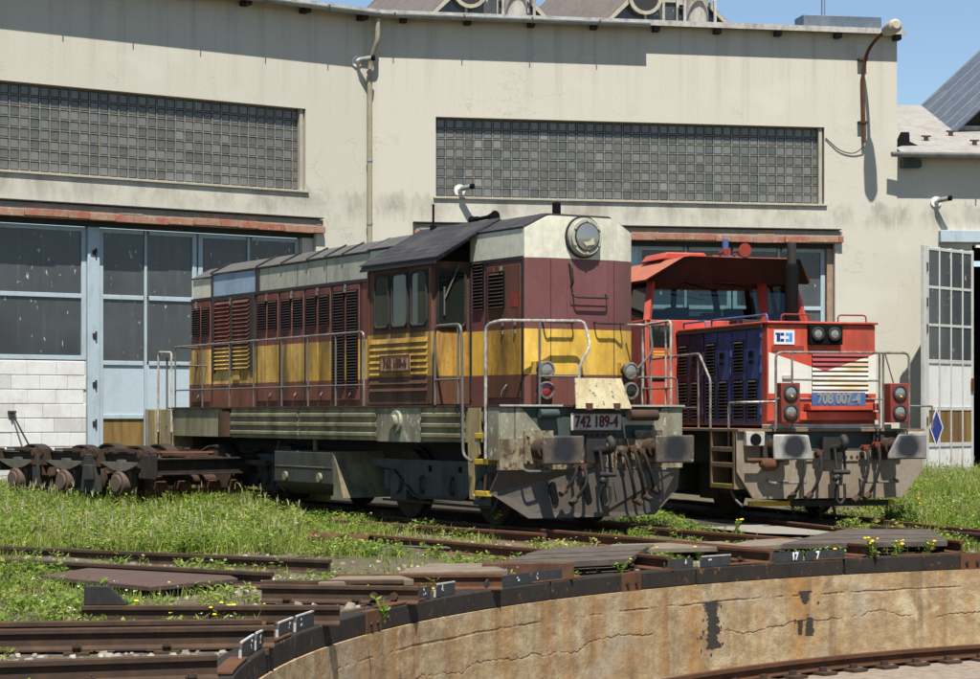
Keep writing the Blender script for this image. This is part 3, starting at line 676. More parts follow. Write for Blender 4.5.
# open door leaf: hinge at the left jamb, swung out
def leaf():
    th = R(-139.0)
    Mx = LI @ Matrix.Translation((1.80, -.06, .05)) @ Matrix.Rotation(th, 4, 'Z')
    L = 2.06; root = obj("open_door", MB().box(.02, L, -.012, .012, .02, 5.26), 'white', low, Mx)
    fr = MB(); cols = (0, .46, .97, 1.48, L - .09)
    for x in cols:
        for ya, yb in ((-.035, -.0125), (.0125, .035)): fr.box(x, x + (.09 if x in (0, L - .09) else .05), ya, yb, 0, 5.28)
    for z in (0, .72, 1.55, 2.62, 3.46, 4.32, 5.19):
        for ya, yb in ((-.033, -.0127), (.0127, .033)): fr.box(.045, L - .05, ya, yb, z, z + (.06 if z > 3.1 else .09))
    obj("frame", fr, 'white_dirty', root, bevel=.004)
    for a, b in ((.09, .46), (.51, .97), (1.02, 1.48), (1.53, L - .09)):
        for z0, z1 in ((2.71, 3.46), (3.52, 4.32), (4.38, 5.19)): obj("pane", MB().box(a, b, -.020, .020, z0, z1), 'pane', root)
    obj("door_panel", MB().box(.09, L - .09, -.02, .02, .81, 1.55), 'rust_board', root)
    obj("edge_post", MB().box(L - .005, L + .13, -.05, .05, 0, 5.30), 'white_dirty', root, bevel=.006)
    for z in (4.7, 3.9, 3.3, 1.2): obj("hinge", MB().cyl((L + .02, .06, z), (L + .02, .06, z + .2), .022, 8), 'rust_dark', root)
    sg = obj("diamond_sign", MB().prism([(1.36, 1.16), (1.66, .70), (1.96, 1.16), (1.66, 1.62)], 1, .036, .040), 'white', root)
    obj("sign_face", MB().prism([(1.41, 1.16), (1.66, .78), (1.91, 1.16), (1.66, 1.54)], 1, .0405, .043), 'sign_blue', sg)
    obj("latch", MB().box(.04, .12, .036, .07, 2.0, 2.3), 'rust', root)
M['sign_blue'] = paint("sign_blue", (.025, .04, .20), (.1, .1, .15), .25, 3)
leaf()

# ------------------------------------------------------------------ things on the shed walls
def camera_box(F, w, z, lab):
    t = thing("security_camera", lab, "security camera", F @ Matrix.Translation((w, -.002, z)), "security cameras on the shed walls")
    obj("mount", MB().cyl((0, .0, 0), (0, -.03, 0), .13, 16).cyl((0, -.03, 0), (.03, -.16, .02), .05, 10), 'white', t)
    obj("camera_body", MB().cyl((.02, -.14, .02), (.20, -.32, .05), .058, 12), 'zinc', t)
    obj("camera_lens", MB().cyl((.20, -.32, .05), (.25, -.37, .058), .062, 12), 'black', t)
camera_box(F1, 8.33, 9.30, "small white camera high on the wall beside the downpipe")
camera_box(F2, -3.98, 6.52, "small white camera under the wide glass block window")
camera_box(F3, .94, 6.47, "small white camera on the low right wall by the corner")
lp = thing("wall_lamp", "rusty curved lamp pole with pale head at the roof corner", "wall lamp", F2 @ Matrix.Translation((5.52, 0, 7.7)))
pp = fillet([(.02, -.09, .1), (-.02, -.09, 1.7), (.02, -.25, 2.2), (.10, -.75, 2.45), (.11, -1.2, 2.50)], .35, 6)
obj("pole", MB().tube(pp, .042, 10), 'rust', lp)
obj("lamp_head", MB().tube([(.11, -1.12, 2.49), (.11, -1.22, 2.50), (.12, -1.45, 2.51), (.13, -1.72, 2.53), (.13, -1.80, 2.54)], [.06, .12, .16, .16, .09], 12), 'beige', lp)
ct = MB()
for z in (.55, 2.0): ct.box(-.12, .1, -.145, -.0, z, z + .05)
obj("bracket", ct, 'rust_dark', lp)
cab_ = fillet([(-.9, -.02, .20), (-.55, -.03, -.1), (-.2, -.03, -.16), (.02, -.09, .02)], .3, 6); obj("cable", MB().tube(cab_, .012, 6), 'rubber', lp)
tool = thing("scraper", "long handled scraper with rusty head leaning against white block wall", "tool", F1 @ Matrix.Translation((1.02, -.25, 0)))
obj("handle", MB().tube([(0, 0, .1), (-.62, .44, 1.53)], .018, 8), 'black_steel', tool)
obj("head", MB().box(-.71, -.54, .40, .46, 1.53, 1.58).box(-.65, -.61, .41, .45, 1.42, 1.53), 'rust_dark', tool, bevel=.008)

# ------------------------------------------------------------------ rails
def rail(a, b, lab, head='rust_dark', chairs=True, grp="old rails around the turntable", z=0.0, step=.62, wear=False):
    a = Vector(a); b = Vector(b); d = (b - a); L = d.length; ang = math.atan2(d.y, d.x)
    Mx = Matrix.Translation((a.x, a.y, z)) @ Matrix.Rotation(ang, 4, 'Z')
    pr = [(-.066, -.155), (.066, -.155), (.066, -.143), (.012, -.122), (.010, -.042), (.034, -.034), (.034, -.006), (.026, 0), (-.026, 0), (-.034, -.006), (-.034, -.034), (-.010, -.042), (-.012, -.122), (-.066, -.143)]
    o = obj("rail", MB().prism(pr, 0, 0, L), head, None, Mx, smooth=False, label=lab, cat="rail", group=grp)
    if chairs:
        x = .25; src = None
        while x < L - .1:
            if src is None:
                m = MB().box(-.09, .09, -.17, .17, -.19, -.157)
                for s in (-1, 1): m.box(-.035, .035, s * .09 - .02, s * .09 + .02, -.157, -.12); m.cyl((0, s * .125, -.157), (0, s * .125, -.085), .016, 6); m.cyl((0, s * .125, -.125), (0, s * .125, -.10), .032, 6)
                src = obj("rail_chair", m, 'rust_dark', o, Matrix.Translation((x, 0, 0)))
            else: inst("rail_chair", src, o, (x, 0, 0))
            x += step
    return o
def ext(p, q, d0, d1=0):
    u = (q - p).normalized(); return p - u * d0, q + u * d1
def chock(o, x0, s=1):
    obj("end_plate", MB().prism([(x0, .003), (x0 + .34 * s, .003), (x0 + .20 * s, .15), (x0, .15)], 1, -.028, .028), 'black_steel', o, bevel=.004)
r1 = rail(*ext(pix(0, 661), pix(217, 654), 2.2), "nearest rust brown rail at the lower left corner")
r2 = rail(*ext(pix(0, 629), pix(274, 625), 2.2), "second rail from the bottom left, ending by white edged plates")
p, q = ext(pix(0, 621), pix(262, 618), .35); r2b = rail(p, q, "rail with a dark end plate cut off by the left frame edge", chairs=False, z=-.004); chock(r2b, .0)
r3 = rail(pix(82, 605), pix(340, 605), "dark rail starting at an upright black plate in the grass"); chock(r3, .02)
r4 = rail(pix(262, 584), pix(419, 586), "short dark rail with two round bolts near its end")
for x in (1.02, 1.20): obj("bolt", MB().cyl((x, -.012, -.085), (x, -.07, -.085), .028, 8).cyl((x, -.07, -.085), (x, -.085, -.085), .036, 8), 'rust_dark', r4)
p4 = ext(pix(262, 579.5), pix(404, 579), 0); rail(*p4, "thin rail lying just behind the short bolted rail", chairs=False, z=-.004)
r5 = rail(pix(335, 574), pix(502, 573), "short pale topped rail end beside the sandy board", head='rust')
rail(*ext(pix(0, 545.5), pix(330, 559.5), 2.5), "far rail of the overgrown pair left of the brown plate", chairs=False)
rail(*ext(pix(0, 558), pix(272, 572), 2.5), "near rail of the overgrown pair left of the brown plate", chairs=False)
rail(pix(330, 519), pix(545, 533), "rusty rail just in front of the yellow locomotive wheels", head='rust', chairs=False)
rail(pix(352, 532.5), pix(560, 550), "rusty rail between the iron pipe and plank crossing", head='rust', chairs=False)
def trk(V, v, u0, u1, lab):
    a = V @ Vector((u0, v, 0)); b = V @ Vector((u1, v, 0)); return rail(a, b, lab, head='rust', chairs=False)
def urim(V, v):
    u = 0
    while (V @ Vector((u, v, 0)).to_3d() - Vector((RC.x, RC.y, 0))).to_2d().length > RR + .16: u -= .05
    return u
trk(V742, .75, 14.5, urim(V742, .75), "left rail under the burgundy and yellow locomotive"); trk(V742, -.75, 14.5, urim(V742, -.75), "right rail under the burgundy and yellow locomotive")
trk(V708, .75, 10.5, urim(V708, .75), "left rail under the red locomotive"); trk(V708, -.75, 10.5, urim(V708, -.75), "right rail under the red locomotive")
rail(pix(596, 549), pix(669, 556), "rust red rail end left of the dark plates with white flecks", head='rust', z=-.002)
rail(ext(pix(668, 541), pix(771, 549.5), 0)[0], pix(771, 549.5), "rust red rail end over the dark notch in the rim", head='rust', z=-.004)
rail(pix(800, 538), pix(876, 544), "rail end behind the plate numbered 17", head='rust', z=-.004)
rail(*ext(pix(886, 526), pix(985, 533), .3, 1.5), "rail running out of the frame at the right", chairs=False, z=-.004)
def track_bed(V, u0, u1, v0, v1, z):
    t = NT("oily_shaded_ballast"); o = t.obj(); b = t.noise(o, 24, 5, .7); c = t.mix(t.ramp(b, [(.35, 0.0), (.7, 1.0)]), (.022, .019, .015), (.075, .062, .048)); t.bump(b, .8, .03)  # oily ballast; the shade under and beside the locos is painted in too
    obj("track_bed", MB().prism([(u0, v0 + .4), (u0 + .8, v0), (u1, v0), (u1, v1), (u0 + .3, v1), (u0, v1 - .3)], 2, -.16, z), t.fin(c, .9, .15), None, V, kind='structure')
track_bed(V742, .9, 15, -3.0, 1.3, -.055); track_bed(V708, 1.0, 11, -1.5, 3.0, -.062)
# sleepers under the nearest rails
def sleeper(c, ang, L, lab):
    obj("sleeper", MB().box(-L / 2, L / 2, -.12, .12, -.32, -.175), 'wood_grey', None, Matrix.Translation((c.x, c.y, 0)) @ Matrix.Rotation(ang, 4, 'Z'), bevel=.015, label=lab, cat="sleeper", group="sleepers under the nearest rails")
for k in range(3):
    c = (pix(20 + k * 90, 661) + pix(20 + k * 100, 629)) / 2; sleeper(c, R(95), 2.5, ("weathered sleeper under the two nearest rails at the left frame edge", "weathered sleeper under the nearest rails, middle of three", "weathered sleeper under the nearest rails close to the white edged plates")[k])

# ------------------------------------------------------------------ number plates on the rim
def rim_plate(x0, x1, y, txt, lab, edge=True, z=-.148):
    a = pix(x0, y[0], z); b = pix(x1, y[1], z)
    def snap(p):
        d = (p - Vector((RC.x, RC.y, z))); d.z = 0; d.normalize(); return Vector((RC.x, RC.y, z)) + d * (RR + .05)
    a, b = snap(a), snap(b); d = b - a; L = d.length
    Mx = Matrix.Translation(a) @ Matrix.Rotation(math.atan2(d.y, d.x), 4, 'Z'); h = .108
    t = thing("track_plate", lab, "number plate", Mx, "number plates on the turntable rim")
    obj("plate", MB().prism([(0, 0), (L, 0), (L, h), (.045, h), (0, h - .04)], 1, -.008, .008), 'plate_black', t)
    if edge:
        obj("edge", MB().box(.045, L + .002, -.0095, .0095, h + .001, h + .012).box(-.009, -.001, -.0095, .0095, 0, h - .04), 'edge_white', t)
    if txt in ('17', '7'):
        textmesh("digits", txt, .115, 'digits_white', t, Matrix.Translation((L * (.74 if txt == '17' else .30), -.0125, h * .5)) @ Matrix.Rotation(R(90), 4, 'X'), .006, .85, .003)
    else:
        r_ = random.Random(x0); m = MB()
        for k in range(4):
            px = L * txt + r_.uniform(-.025, .025); pz = .03 + r_.uniform(0, .06); m.box(px, px + r_.uniform(.008, .02), -.0105, -.0085, pz, pz + r_.uniform(.008, .02))
        obj("worn_digit", m, 'digits_white', t)
M['edge_white'] = paint("chipped_edge", (.52, .51, .47), (.10, .08, .06), .6, 9, .6, .6, .3, chip=(.06, .05, .045), chipamt=.35)
M['plate_black'] = paint("plate_black", (.028, .034, .038), (.07, .05, .04), .35, 5, 1, .6, .3)
rim_plate(226, 243, (660, 651), .75, "nearest black number plate with white edge, lower of its pair")
rim_plate(244.5, 261, (650, 641), .25, "nearest black number plate with white edge, upper of its pair")
rim_plate(284, 306, (639, 633), .75, "second white edged number plate from the left, left of its pair")
rim_plate(309, 333, (632, 626), .3, "second white edged number plate from the left, right of its pair")
rim_plate(430, 453, (603, 599), .7, "dark flecked number plate left of the grassy tuft", False)
rim_plate(456, 478, (598, 595), .3, "dark flecked number plate with white corner beside the short rail")
rim_plate(502, 540, (590, 584), .72, "rust brown number plate with one white fleck", False)
rim_plate(541, 567, (584, 580), .2, "rust brown number plate under the bent brown board", False)
rim_plate(680, 712, (571, 569), .72, "dark plate with white flecks, left of the middle pair", False)
rim_plate(718, 751, (568.5, 566.5), .3, "dark plate with white flecks, right of the middle pair")
rim_plate(784, 820, (563.5, 562), '17', "dark plate with white number 17, left of its pair", False)
rim_plate(824, 862, (562, 560), '7', "dark plate with white number 7, right of its pair", False)

# ------------------------------------------------------------------ crossings, plates, pipe
def slab4(pts, th, name, mat, lab, cat, parent=None, sub=None, z=None):
    mb = MB(); n = len(pts); mb.add([(p.x, p.y, p.z) for p in pts] + [(p.x, p.y, p.z - th) for p in pts], [tuple(range(n)), tuple(range(n, 2 * n))[::-1]] + [(i, (i + 1) % n, n + (i + 1) % n, n + i) for i in range(n)])
    if parent: return obj(name, mb, mat, parent, parent.matrix_world.inverted(), bevel=.008)
    c = sum(pts, Vector()) / n; c.z = pts[0].z - th
    mb.v = [(v[0] - c.x, v[1] - c.y, v[2] - c.z) for v in mb.v]
    return obj(name, mb, mat, None, Matrix.Translation(c), bevel=.008, label=lab, cat=cat)
def planks(quad, n, z, lab, edge=None):
    a, b, c, d = [pix(x, y, z) for x, y in quad]      # a-b near edge, d-c far edge
    cen = (a + b + c + d) / 4; root = thing("plank_crossing", lab, "crossing", Matrix.Translation((cen.x, cen.y, z - .1)))
    for k in range(n):
        t0, t1 = k / n + .02, (k + 1) / n - .02; dz = Vector((0, 0, random.uniform(-.014, .010)))
        slab4([a.lerp(d, t0) + dz, b.lerp(c, t0) + dz, b.lerp(c, t1) + dz, a.lerp(d, t1) + dz], .07, "plank", 'wood_grey', None, None, root)
    return root
pk = planks([(488, 564), (628, 557), (655, 543), (556, 546)], 4, .01, "grey plank crossing in front of the yellow locomotive")
slab4([pix(482, 563.3, .02), pix(574, 562.6, .02), pix(571, 561.2, .02), pix(482, 561.8, .02)], .17, "edge_board", 'timber_edge', None, None, pk)
pk2 = planks([(780, 543), (948, 540), (930, 529), (846, 528.5)], 4, .01, "grey plank crossing right of the plate numbered 17")
slab4([pix(600, 549, -.015), pix(748, 546, -.015), pix(722, 541, -.015), pix(612, 544, -.015)], .06, "sandy_slab", 'slab', "sandy concrete slab behind the middle pair of dark plates", "slab")
slab4([pix(722, 546.5, -.012), pix(824, 542.5, -.012), pix(800, 537, -.012), pix(748, 540, -.012)], .06, "sandy_slab", 'slab', "sandy concrete slab left of the right plank crossing", "slab")
slab4([pix(398, 572, -.012), pix(508, 570, -.012), pix(488, 563, -.012), pix(430, 563, -.012)], .06, "sandy_board", 'slab', "sandy board with rust edge beside the short pale rail", "board")
slab4([pix(318, 582, -.015), pix(414, 579, -.015), pix(392, 573, -.015), pix(345, 574, -.015)], .06, "sandy_board", 'slab', "sandy board behind the short bolted rail", "board")
slab4([pix(40, 575, -.05), pix(150, 586, -.05), pix(238, 578, -.05), pix(225, 573, -.05), pix(100, 566, -.05)], .05, "steel_plate", 'steel_plate', "flat rust brown steel plate lying in the grass", "steel plate")
def path_strip():
    pts = [pix(*p, -.06) for p in ((676, 519), (690, 526), (760, 533), (850, 536), (845, 533), (770, 525), (725, 519))]
    t = NT("grey_grit"); o = t.obj(); b = t.noise(o, 30, 5, .7); c = t.mix(b, (.13, .115, .095), (.30, .275, .235)); t.bump(b, .5, .01)
    mb = MB(); n = len(pts); mb.add(pts, [tuple(range(n))]); obj("path", mb, t.fin(c, .95, .1), kind='structure')
path_strip()
pa, pb = pix(313, 538, -.03), pix(371, 540.5, -.03); ax = (pb - pa)
tp = thing("iron_pipe", "short rusty iron pipe lying in the grass", "pipe", Matrix.Translation(pa)); L = ax.length; u = ax.normalized()
pm = MB(); n = 14; w_ = u.cross(Vector((0, 0, 1))).normalized()
vs = []
for rr_, s in ((.075, 0), (.075, L), (.06, L), (.06, 0)):
    for k in range(n):
        q = 2 * math.pi * k / n; vs.append(u * s + (w_ * math.cos(q) + Vector((0, 0, 1)) * math.sin(q)) * rr_)
pm.add(vs, [(i * n + k, i * n + (k + 1) % n, ((i + 1) % 4) * n + (k + 1) % n, ((i + 1) % 4) * n + k) for i in range(4) for k in range(n)]); obj("pipe_shell", pm, 'rust', tp)
tag(obj("flange", MB().tube([u * -.02, u * .05], .09, 14), 'rust', tp))
obj("cable", MB().tube(fillet([pix(372, 545, -.10), pix(450, 548, -.08), pix(500, 550, -.11), pix(560, 551, -.09)], 1), .014, 6), 'rail_grey', None, label="thin grey cable lying across the weeds", cat="cable")

# ------------------------------------------------------------------ rolling stock helpers (x = back along the loco, y = to the photo's left, z up)
def louvre(name, p, u0, u1, z0, z1, v, n, d=.03, mat='slat_dark', back='black', single=False, out=1):
    """louvre on a side face at y=v"""
    fr = MB().box(u0, u1, v - .01, v + .004, z0, z1); fr.prism([(u0, z0), (u0, z1), (u0 + .02, z1), (u0 + .02, z0)], 1, v + .0045, v + .016); fr.prism([(u1 - .02, z0), (u1 - .02, z1), (u1, z1), (u1, z0)], 1, v + .0045, v + .016)
    o = obj(name, fr, back, p); h = (z1 - z0) / n; m = MB(); src = None
    def one(mm, z): mm.prism([(v + .005, z + h * .62), (v + .009, z + h * (1.08 if single else .62)), (v + d, z + h * .2), (v + d - .004, z + h * .12), (v + .005, z + h * (.9 if single else .45))], 0, u0 + .022, u1 - .022)
    for k in range(n):
        if single:
            mm = MB(); one(mm, z0 + k * h); obj("slat", mm, mat, o)
        else: one(m, z0 + k * h)
    if not single: obj("slats", m, mat, o)
    return o
def wheelset(p, u, r=.5, name="wheelset", mat='under'):
    m = MB()
    o = obj(name, MB().cyl((u, -.85, r), (u, .85, r), .085, 12), mat, p)
    for s in (-1, 1):
        m = MB(); y0, y1 = s * .675, s * .81
        m.tube([(u, s * .675, r), (u, s * .70, r), (u, s * .7001, r), (u, s * .805, r), (u, s * .81, r)], [r + .03, r + .03, r, r - .005, r - .06], 36)
        obj("wheel", m, mat, o)
        obj("tyre_face", MB().tube([(u, s * .8105, r), (u, s * .818, r)], [r - .02, r - .03], 36), 'rust_dark', o)
    return o
def buffer(p, v, u, z, poly, mat, base='beam_cream', ub=.62, sc_=1.0):
    m = MB().prism(poly, 0, -.022, .022); m2 = MB()
    b = obj("buffer_shank", MB().tube([(ub - .03, v, z), (ub - .20, v, z), (ub - .201, v, z), (u + .025, v, z)], [.135, .125, .09, .09], 16), 'rust_dark', p)
    obj("buffer_plate", m, mat, p, Matrix.Translation((u, v, z)), bevel=.02)
    q = MB().box(ub - .035, ub - .004, v - .22, v + .22, z - .19, z + .24)
    for a in (-.17, .17):
        for c in (-.14, .18): q.cyl((ub - .035, v + a, z + c), (ub - .055, v + a, z + c), .022, 6)
    obj("buffer_base", q, base, p)
def hose(p, v, z0, u0, drop, side, mat='rubber', tip='rust'):
    pts = fillet([(u0, v, z0), (u0 - .16, v, z0 - .02), (u0 - .24, v + .03 * side, z0 - drop * .45), (u0 - .19, v + .12 * side, z0 - drop * .85), (u0 - .14, v + .16 * side, z0 - drop)], .2, 5)
    o = obj("brake_hose", MB().tube(pts, .024, 10), mat, p)
    obj("hose_cock", MB().cyl((u0, v, z0), (u0 - .12, v, z0), .042, 10).box(u0 - .1, u0 - .06, v - .07, v + .07, z0 + .03, z0 + .05), tip, o)
    e = pts[-1]; obj("hose_head", MB().sph((e.x, e.y, e.z), .05, 10, 6).cyl((e.x, e.y, e.z), (e.x - .03, e.y + .08 * side, e.z - .05), .042, 10), 'rust_dark', o)
def coupling(p, u0, z=1.02, drop=.62):
    h = MB().box(u0 - .06, u0, -.16, .16, z - .16, z + .16); h.tube(fillet([(u0, 0, z), (u0 - .26, 0, z), (u0 - .40, 0, z + .02), (u0 - .44, 0, z + .10), (u0 - .36, 0, z + .16)], .07, 4), [.07] * 2 + [.06] * 13 + [.03] * 3 if False else .055, 10)
    hk = obj("draw_hook", h, 'black_steel', p, bevel=.0)
    s = MB()
    for v in (-.07, .07): s.tube([(u0 - .24, v, z), (u0 - .30, v * .9, z - drop * .5)], .022, 8)
    s.cyl((u0 - .30, -.13, z - drop * .5), (u0 - .30, .13, z - drop * .5), .035, 10); s.cyl((u0 - .30, 0, z - drop * .5), (u0 - .28, 0, z - drop * .78), .028, 8)
    s.tube(fillet([(u0 - .28, -.06, z - drop * .75), (u0 - .27, -.075, z - drop * 1.05), (u0 - .27, 0, z - drop * 1.2), (u0 - .27, .075, z - drop * 1.05), (u0 - .28, .06, z - drop * .75)], .05, 3), .022, 8)
    s.cyl((u0 - .29, 0, z - drop * .6), (u0 - .40, .13, z - drop * .62), .018, 8).sph((u0 - .41, .14, z - drop * .62), .05, 8, 6)
    obj("screw_link", s, 'black_steel', hk)
def lampset(p, u, v, z, r, mat, painted_glint=None, ring='rail_grey', body='under', bu=.12):
    b = obj("lamp", MB().cyl((u, v, z), (u + bu, v, z), r, 24), body, p)
    rg = MB(); n = 28; vs = []
    for rr_, x in ((r + .012, u + .02), (r + .012, u - .015), (r - .014, u - .02), (r - .018, u - .003)):
        for k in range(n): q = 2 * math.pi * k / n; vs.append((x, v + rr_ * math.cos(q), z + rr_ * math.sin(q)))
    rg.add(vs, [(i * n + k, i * n + (k + 1) % n, (i + 1) * n + (k + 1) % n, (i + 1) * n + k) for i in range(3) for k in range(n)]); obj("lamp_ring", rg, ring, b)
    obj("lens", MB().tube([(u - .002, v, z), (u - .012, v, z), (u - .018, v, z)], [r - .016, r * .7, .01], 24), mat, b)
    if painted_glint: obj("painted_glint", MB().prism([(v - r * .35, z - r * .62), (v + r * .05, z - r * .66), (v + r * .12, z - r * .18), (v - r * .1, z - r * .42)], 0, u - .022, u - .017), painted_glint, b)  # coloured reflection painted onto the lens as a small shape
def rod(name, p, pts, r=.017, mat='rail_grey', f=.08): return obj(name, MB().tube(fillet(pts, f) if len(pts) > 2 else pts, r, 8), mat, p)

# ------------------------------------------------------------------ the burgundy and yellow locomotive
def loco742():
    L = thing("diesel_locomotive", "weathered burgundy and yellow diesel locomotive with round headlight, numbered 742 189-4", "locomotive", V742)
    hw = .852
    # --- rear hood
    hood = obj("rear_hood", MB().box(4.34, 12.28, -hw, hw, 1.63, 3.545), 'livery', L)
    d = MB()
    for u0, u1 in ((11.37, 12.25), (9.47, 11.34)): pass
    # cream top panels (separate pieces), slightly inset, then dark roof
    def top(u0, u1, mat, z1=3.92):
        o = obj("top_panel", MB().box(u0 + .008, u1 - .008, -hw + .015, hw - .015, 3.548, z1), mat, L, bevel=.008)
        obj("roof_panel", MB().prism([(-hw + .0, z1 + .002), (-.5, z1 + .17), (.5, z1 + .17), (hw - .0, z1 + .002), (hw + .012, z1 + .03), (.5, z1 + .215), (-.5, z1 + .215), (-hw - .012, z1 + .03)], 0, u0 + .01, u1 - .01), 'roof_grey', L)
        return o
    top(11.37, 12.27, 'cream', 3.88); top(9.48, 11.37, 'paleblue_panel'); top(7.55, 9.48, 'cream_dark'); top(5.45, 7.55, 'cream_dark', 3.93); top(4.36, 5.45, 'cream', 3.95)
    obj("rain_strip", MB().box(4.4, 12.27, hw + .001, hw + .02, 3.50, 3.545), 'black_steel', L)
    for u in (11.37, 9.48, 8.5, 7.55, 6.9, 6.3, 5.45): obj("roof_rib", MB().prism([(hw + .02, 3.93), (.5, 4.125), (.5, 4.17), (hw + .02, 3.975)], 0, u - .025, u + .025), 'black_steel', L)
    obj("seam_strip", MB().box(9.40, 9.54, hw - .02, hw + .006, 3.55, 3.93).box(11.33, 11.40, hw - .02, hw + .006, 3.55, 3.9), 'under', L)
    # doors
    def door(u0, u1, z0=1.72, z1=3.47, mat='livery'):
        return obj("hood_door", MB().box(u0 + .012, u1 - .012, hw + .001, hw + .018, z0, z1), mat, L, bevel=.006)
    for a, b in ((11.40, 11.80), (11.82, 12.22), (8.62, 9.03), (9.05, 9.44), (7.66, 8.07), (8.09, 8.54), (6.70, 7.13), (7.15, 7.60), (6.18, 6.62), (5.72, 6.16)): door(a, b)
    gap = MB()
    for u in (11.35, 9.46, 8.58, 7.63, 6.66, 5.69, 5.46): gap.box(u - .018, u + .018, hw + .0005, hw + .012, 1.68, 3.5)
    obj("door_gap", gap, 'black_steel', L)
    v = hw + .019
    for u0, u1 in ((11.86, 12.18), (11.44, 11.76), (9.08, 9.40), (8.66, 8.99), (8.13, 8.48), (7.70, 8.03), (7.20, 7.55), (6.75, 7.08)): louvre("louvre", L, u0, u1, 2.88, 3.37, v, 12)
    for u0, u1 in ((6.22, 6.58), (5.77, 6.12)): louvre("tall_louvre", L, u0, u1, 1.90, 3.40, v, 34)
    # big shutter: two columns of wide slats in livery colours
    obj("shutter_frame", MB().box(9.56, 9.72, hw + .001, hw + .03, 2.22, 3.5).box(10.42, 10.52, hw + .001, hw + .034, 2.25, 3.48).box(11.20, 11.32, hw + .001, hw + .03, 2.22, 3.5).box(9.73, 11.19, hw + .001, hw + .028, 3.46, 3.5), 'under', L)
    for u0, u1 in ((9.74, 10.41), (10.53, 11.19)): louvre("shutter", L, u0, u1, 2.27, 3.45, hw + .001, 17, .05, 'livery', 'black', True)
    obj("lower_hatch", MB().prism([(9.66, 1.99), (11.28, 1.99), (11.28, 2.06), (11.1, 2.15), (9.66, 2.15)], 1, hw + .001, hw + .012).box(10.15, 10.42, hw + .002, hw + .03, 2.09, 2.25), 'livery', L)
    obj("name_badge", MB().prism([(12.0 + .07 * math.cos(a * math.pi / 8), 2.48 + .16 * math.sin(a * math.pi / 8)) for a in range(16)], 1, v, v + .012), 'digits_dark', L)
    rg = MB(); rg.prism([(12.0 + .05 * math.cos(a * math.pi / 8), 2.48 + .13 * math.sin(a * math.pi / 8)) for a in range(16)], 1, v + .0125, v + .014); obj("badge_face", rg, 'brass', L)
    for u in (12.0, 10.5, 9.04, 8.08, 7.14, 6.17): obj("door_handle", MB().box(u - .014, u + .014, v, v + .03, 3.43, 3.49).box(u - .008, u + .008, v, v + .04, 3.37, 3.432), 'chrome', L)
    for u in (11.9, 8.9, 7.95, 7.0, 6.0): obj("door_handle", MB().tube([(u, v, 1.85), (u - .02, v + .04, 1.80), (u + .015, v + .04, 1.73)], .010, 6), 'chrome', L)
    obj("rear_skirt_box", MB().box(12.281, 12.42, -.7, .84, 1.63, 2.45), 'livery', L, bevel=.01)
    # --- cab
    cw = 1.45; u0, u1 = 2.42, 4.33
    obj("cab", MB().box(u0, u1, -cw, cw, 1.63, 3.60), 'livery_cab', L, bevel=.015)
    roofp = [(-cw - .06, 3.57), (-.85, 3.97), (-.5, 4.13), (.5, 4.13), (.85, 3.97), (cw + .06, 3.57), (cw + .06, 3.62), (.86, 4.03), (.5, 4.19), (-.5, 4.19), (-.86, 4.03), (-cw - .06, 3.62)]
    rt = obj("cab_roof", MB().prism(roofp, 0, 2.20, 4.42), 'roof_dark', L)
    for k in range(8):
        t0, t1 = k / 8, (k + .93) / 8
        A = lambda t: (cw + .075 + (.50 - cw - .075) * t, 3.628 + (4.20 - 3.628) * t)
        (a, b), (c, d_) = A(t0), A(t1)
        obj("roof_board", MB().prism([(a, b), (c, d_), (c, d_ + .018), (a, b + .018)], 0, 2.17, 4.45), 'roof_dark', rt)
    obj("gutter_strip", MB().box(2.2, 4.42, cw + .06, cw + .085, 3.55, 3.585), 'black_steel', rt)
    for s in (1, -1):
        y = cw * s; o_ = .004 * s
        for a, b, mt in ((3.62, 4.10, 'curtain'), (3.08, 3.58, 'cabglass'), (2.52, 3.02, 'cabglass')):
            f = obj("side_window", MB().box(a, b, min(y, y + .012 * s), max(y, y + .012 * s), 2.70, 3.50), 'under', L, bevel=.01)
            obj("pane", MB().box(a + .04, b - .04, min(y + .013 * s, y + .017 * s), max(y + .013 * s, y + .017 * s), 2.745, 3.46), mt, f)
            fr = MB().tube(fillet([(a + .03, y + .018 * s, 3.0), (a + .03, y + .018 * s, 2.735), (b - .03, y + .018 * s, 2.735), (b - .03, y + .018 * s, 3.47), (a + .03, y + .018 * s, 3.47), (a + .03, y + .018 * s, 3.0)], .09), .018, 6); obj("window_frame", fr, 'under', f)
    obj("curtain", MB().box(2.58, 2.80, cw + .0172, cw + .0178, 2.75, 3.45), 'curtain', L)
    for v0, v1 in ((.93, 1.38), (-1.38, -.93)):
        f = obj("front_window", MB().box(u0 - .014, u0 - .001, v0 - .02, v1 + .02, 2.68, 3.50), 'under', L, bevel=.01)
        obj("pane", MB().box(u0 - .02, u0 - .0145, v0 + .02, v1 - .02, 2.72, 3.46), 'cabglass', f)
        obj("window_frame", MB().tube(fillet([(u0 - .022, v0 + .01, 3.0), (u0 - .022, v0 + .01, 2.71), (u0 - .022, v1 - .01, 2.71), (u0 - .022, v1 - .01, 3.47), (u0 - .022, v0 + .01, 3.47), (u0 - .022, v0 + .01, 3.0)], .08), .018, 6), 'black_steel', f)
        obj("wiper", MB().tube([(u0 - .05, v0 + .12, 3.56), (u0 - .045, v1 - .1, 3.08)], .01, 6).tube([(u0 - .04, v1 - .1, 3.25), (u0 - .04, v1 - .1, 2.86)], .012, 6), 'rail_grey', f)
    rib = MB()
    for z in (2.07, 2.155, 2.24, 2.33, 2.42, 2.515, 1.94, 1.84):
        rib.prism([(cw + .001, z - .015), (cw + .028, z - .012), (cw + .006, z + .055), (cw + .001, z + .055)], 0, 2.55, 4.24)
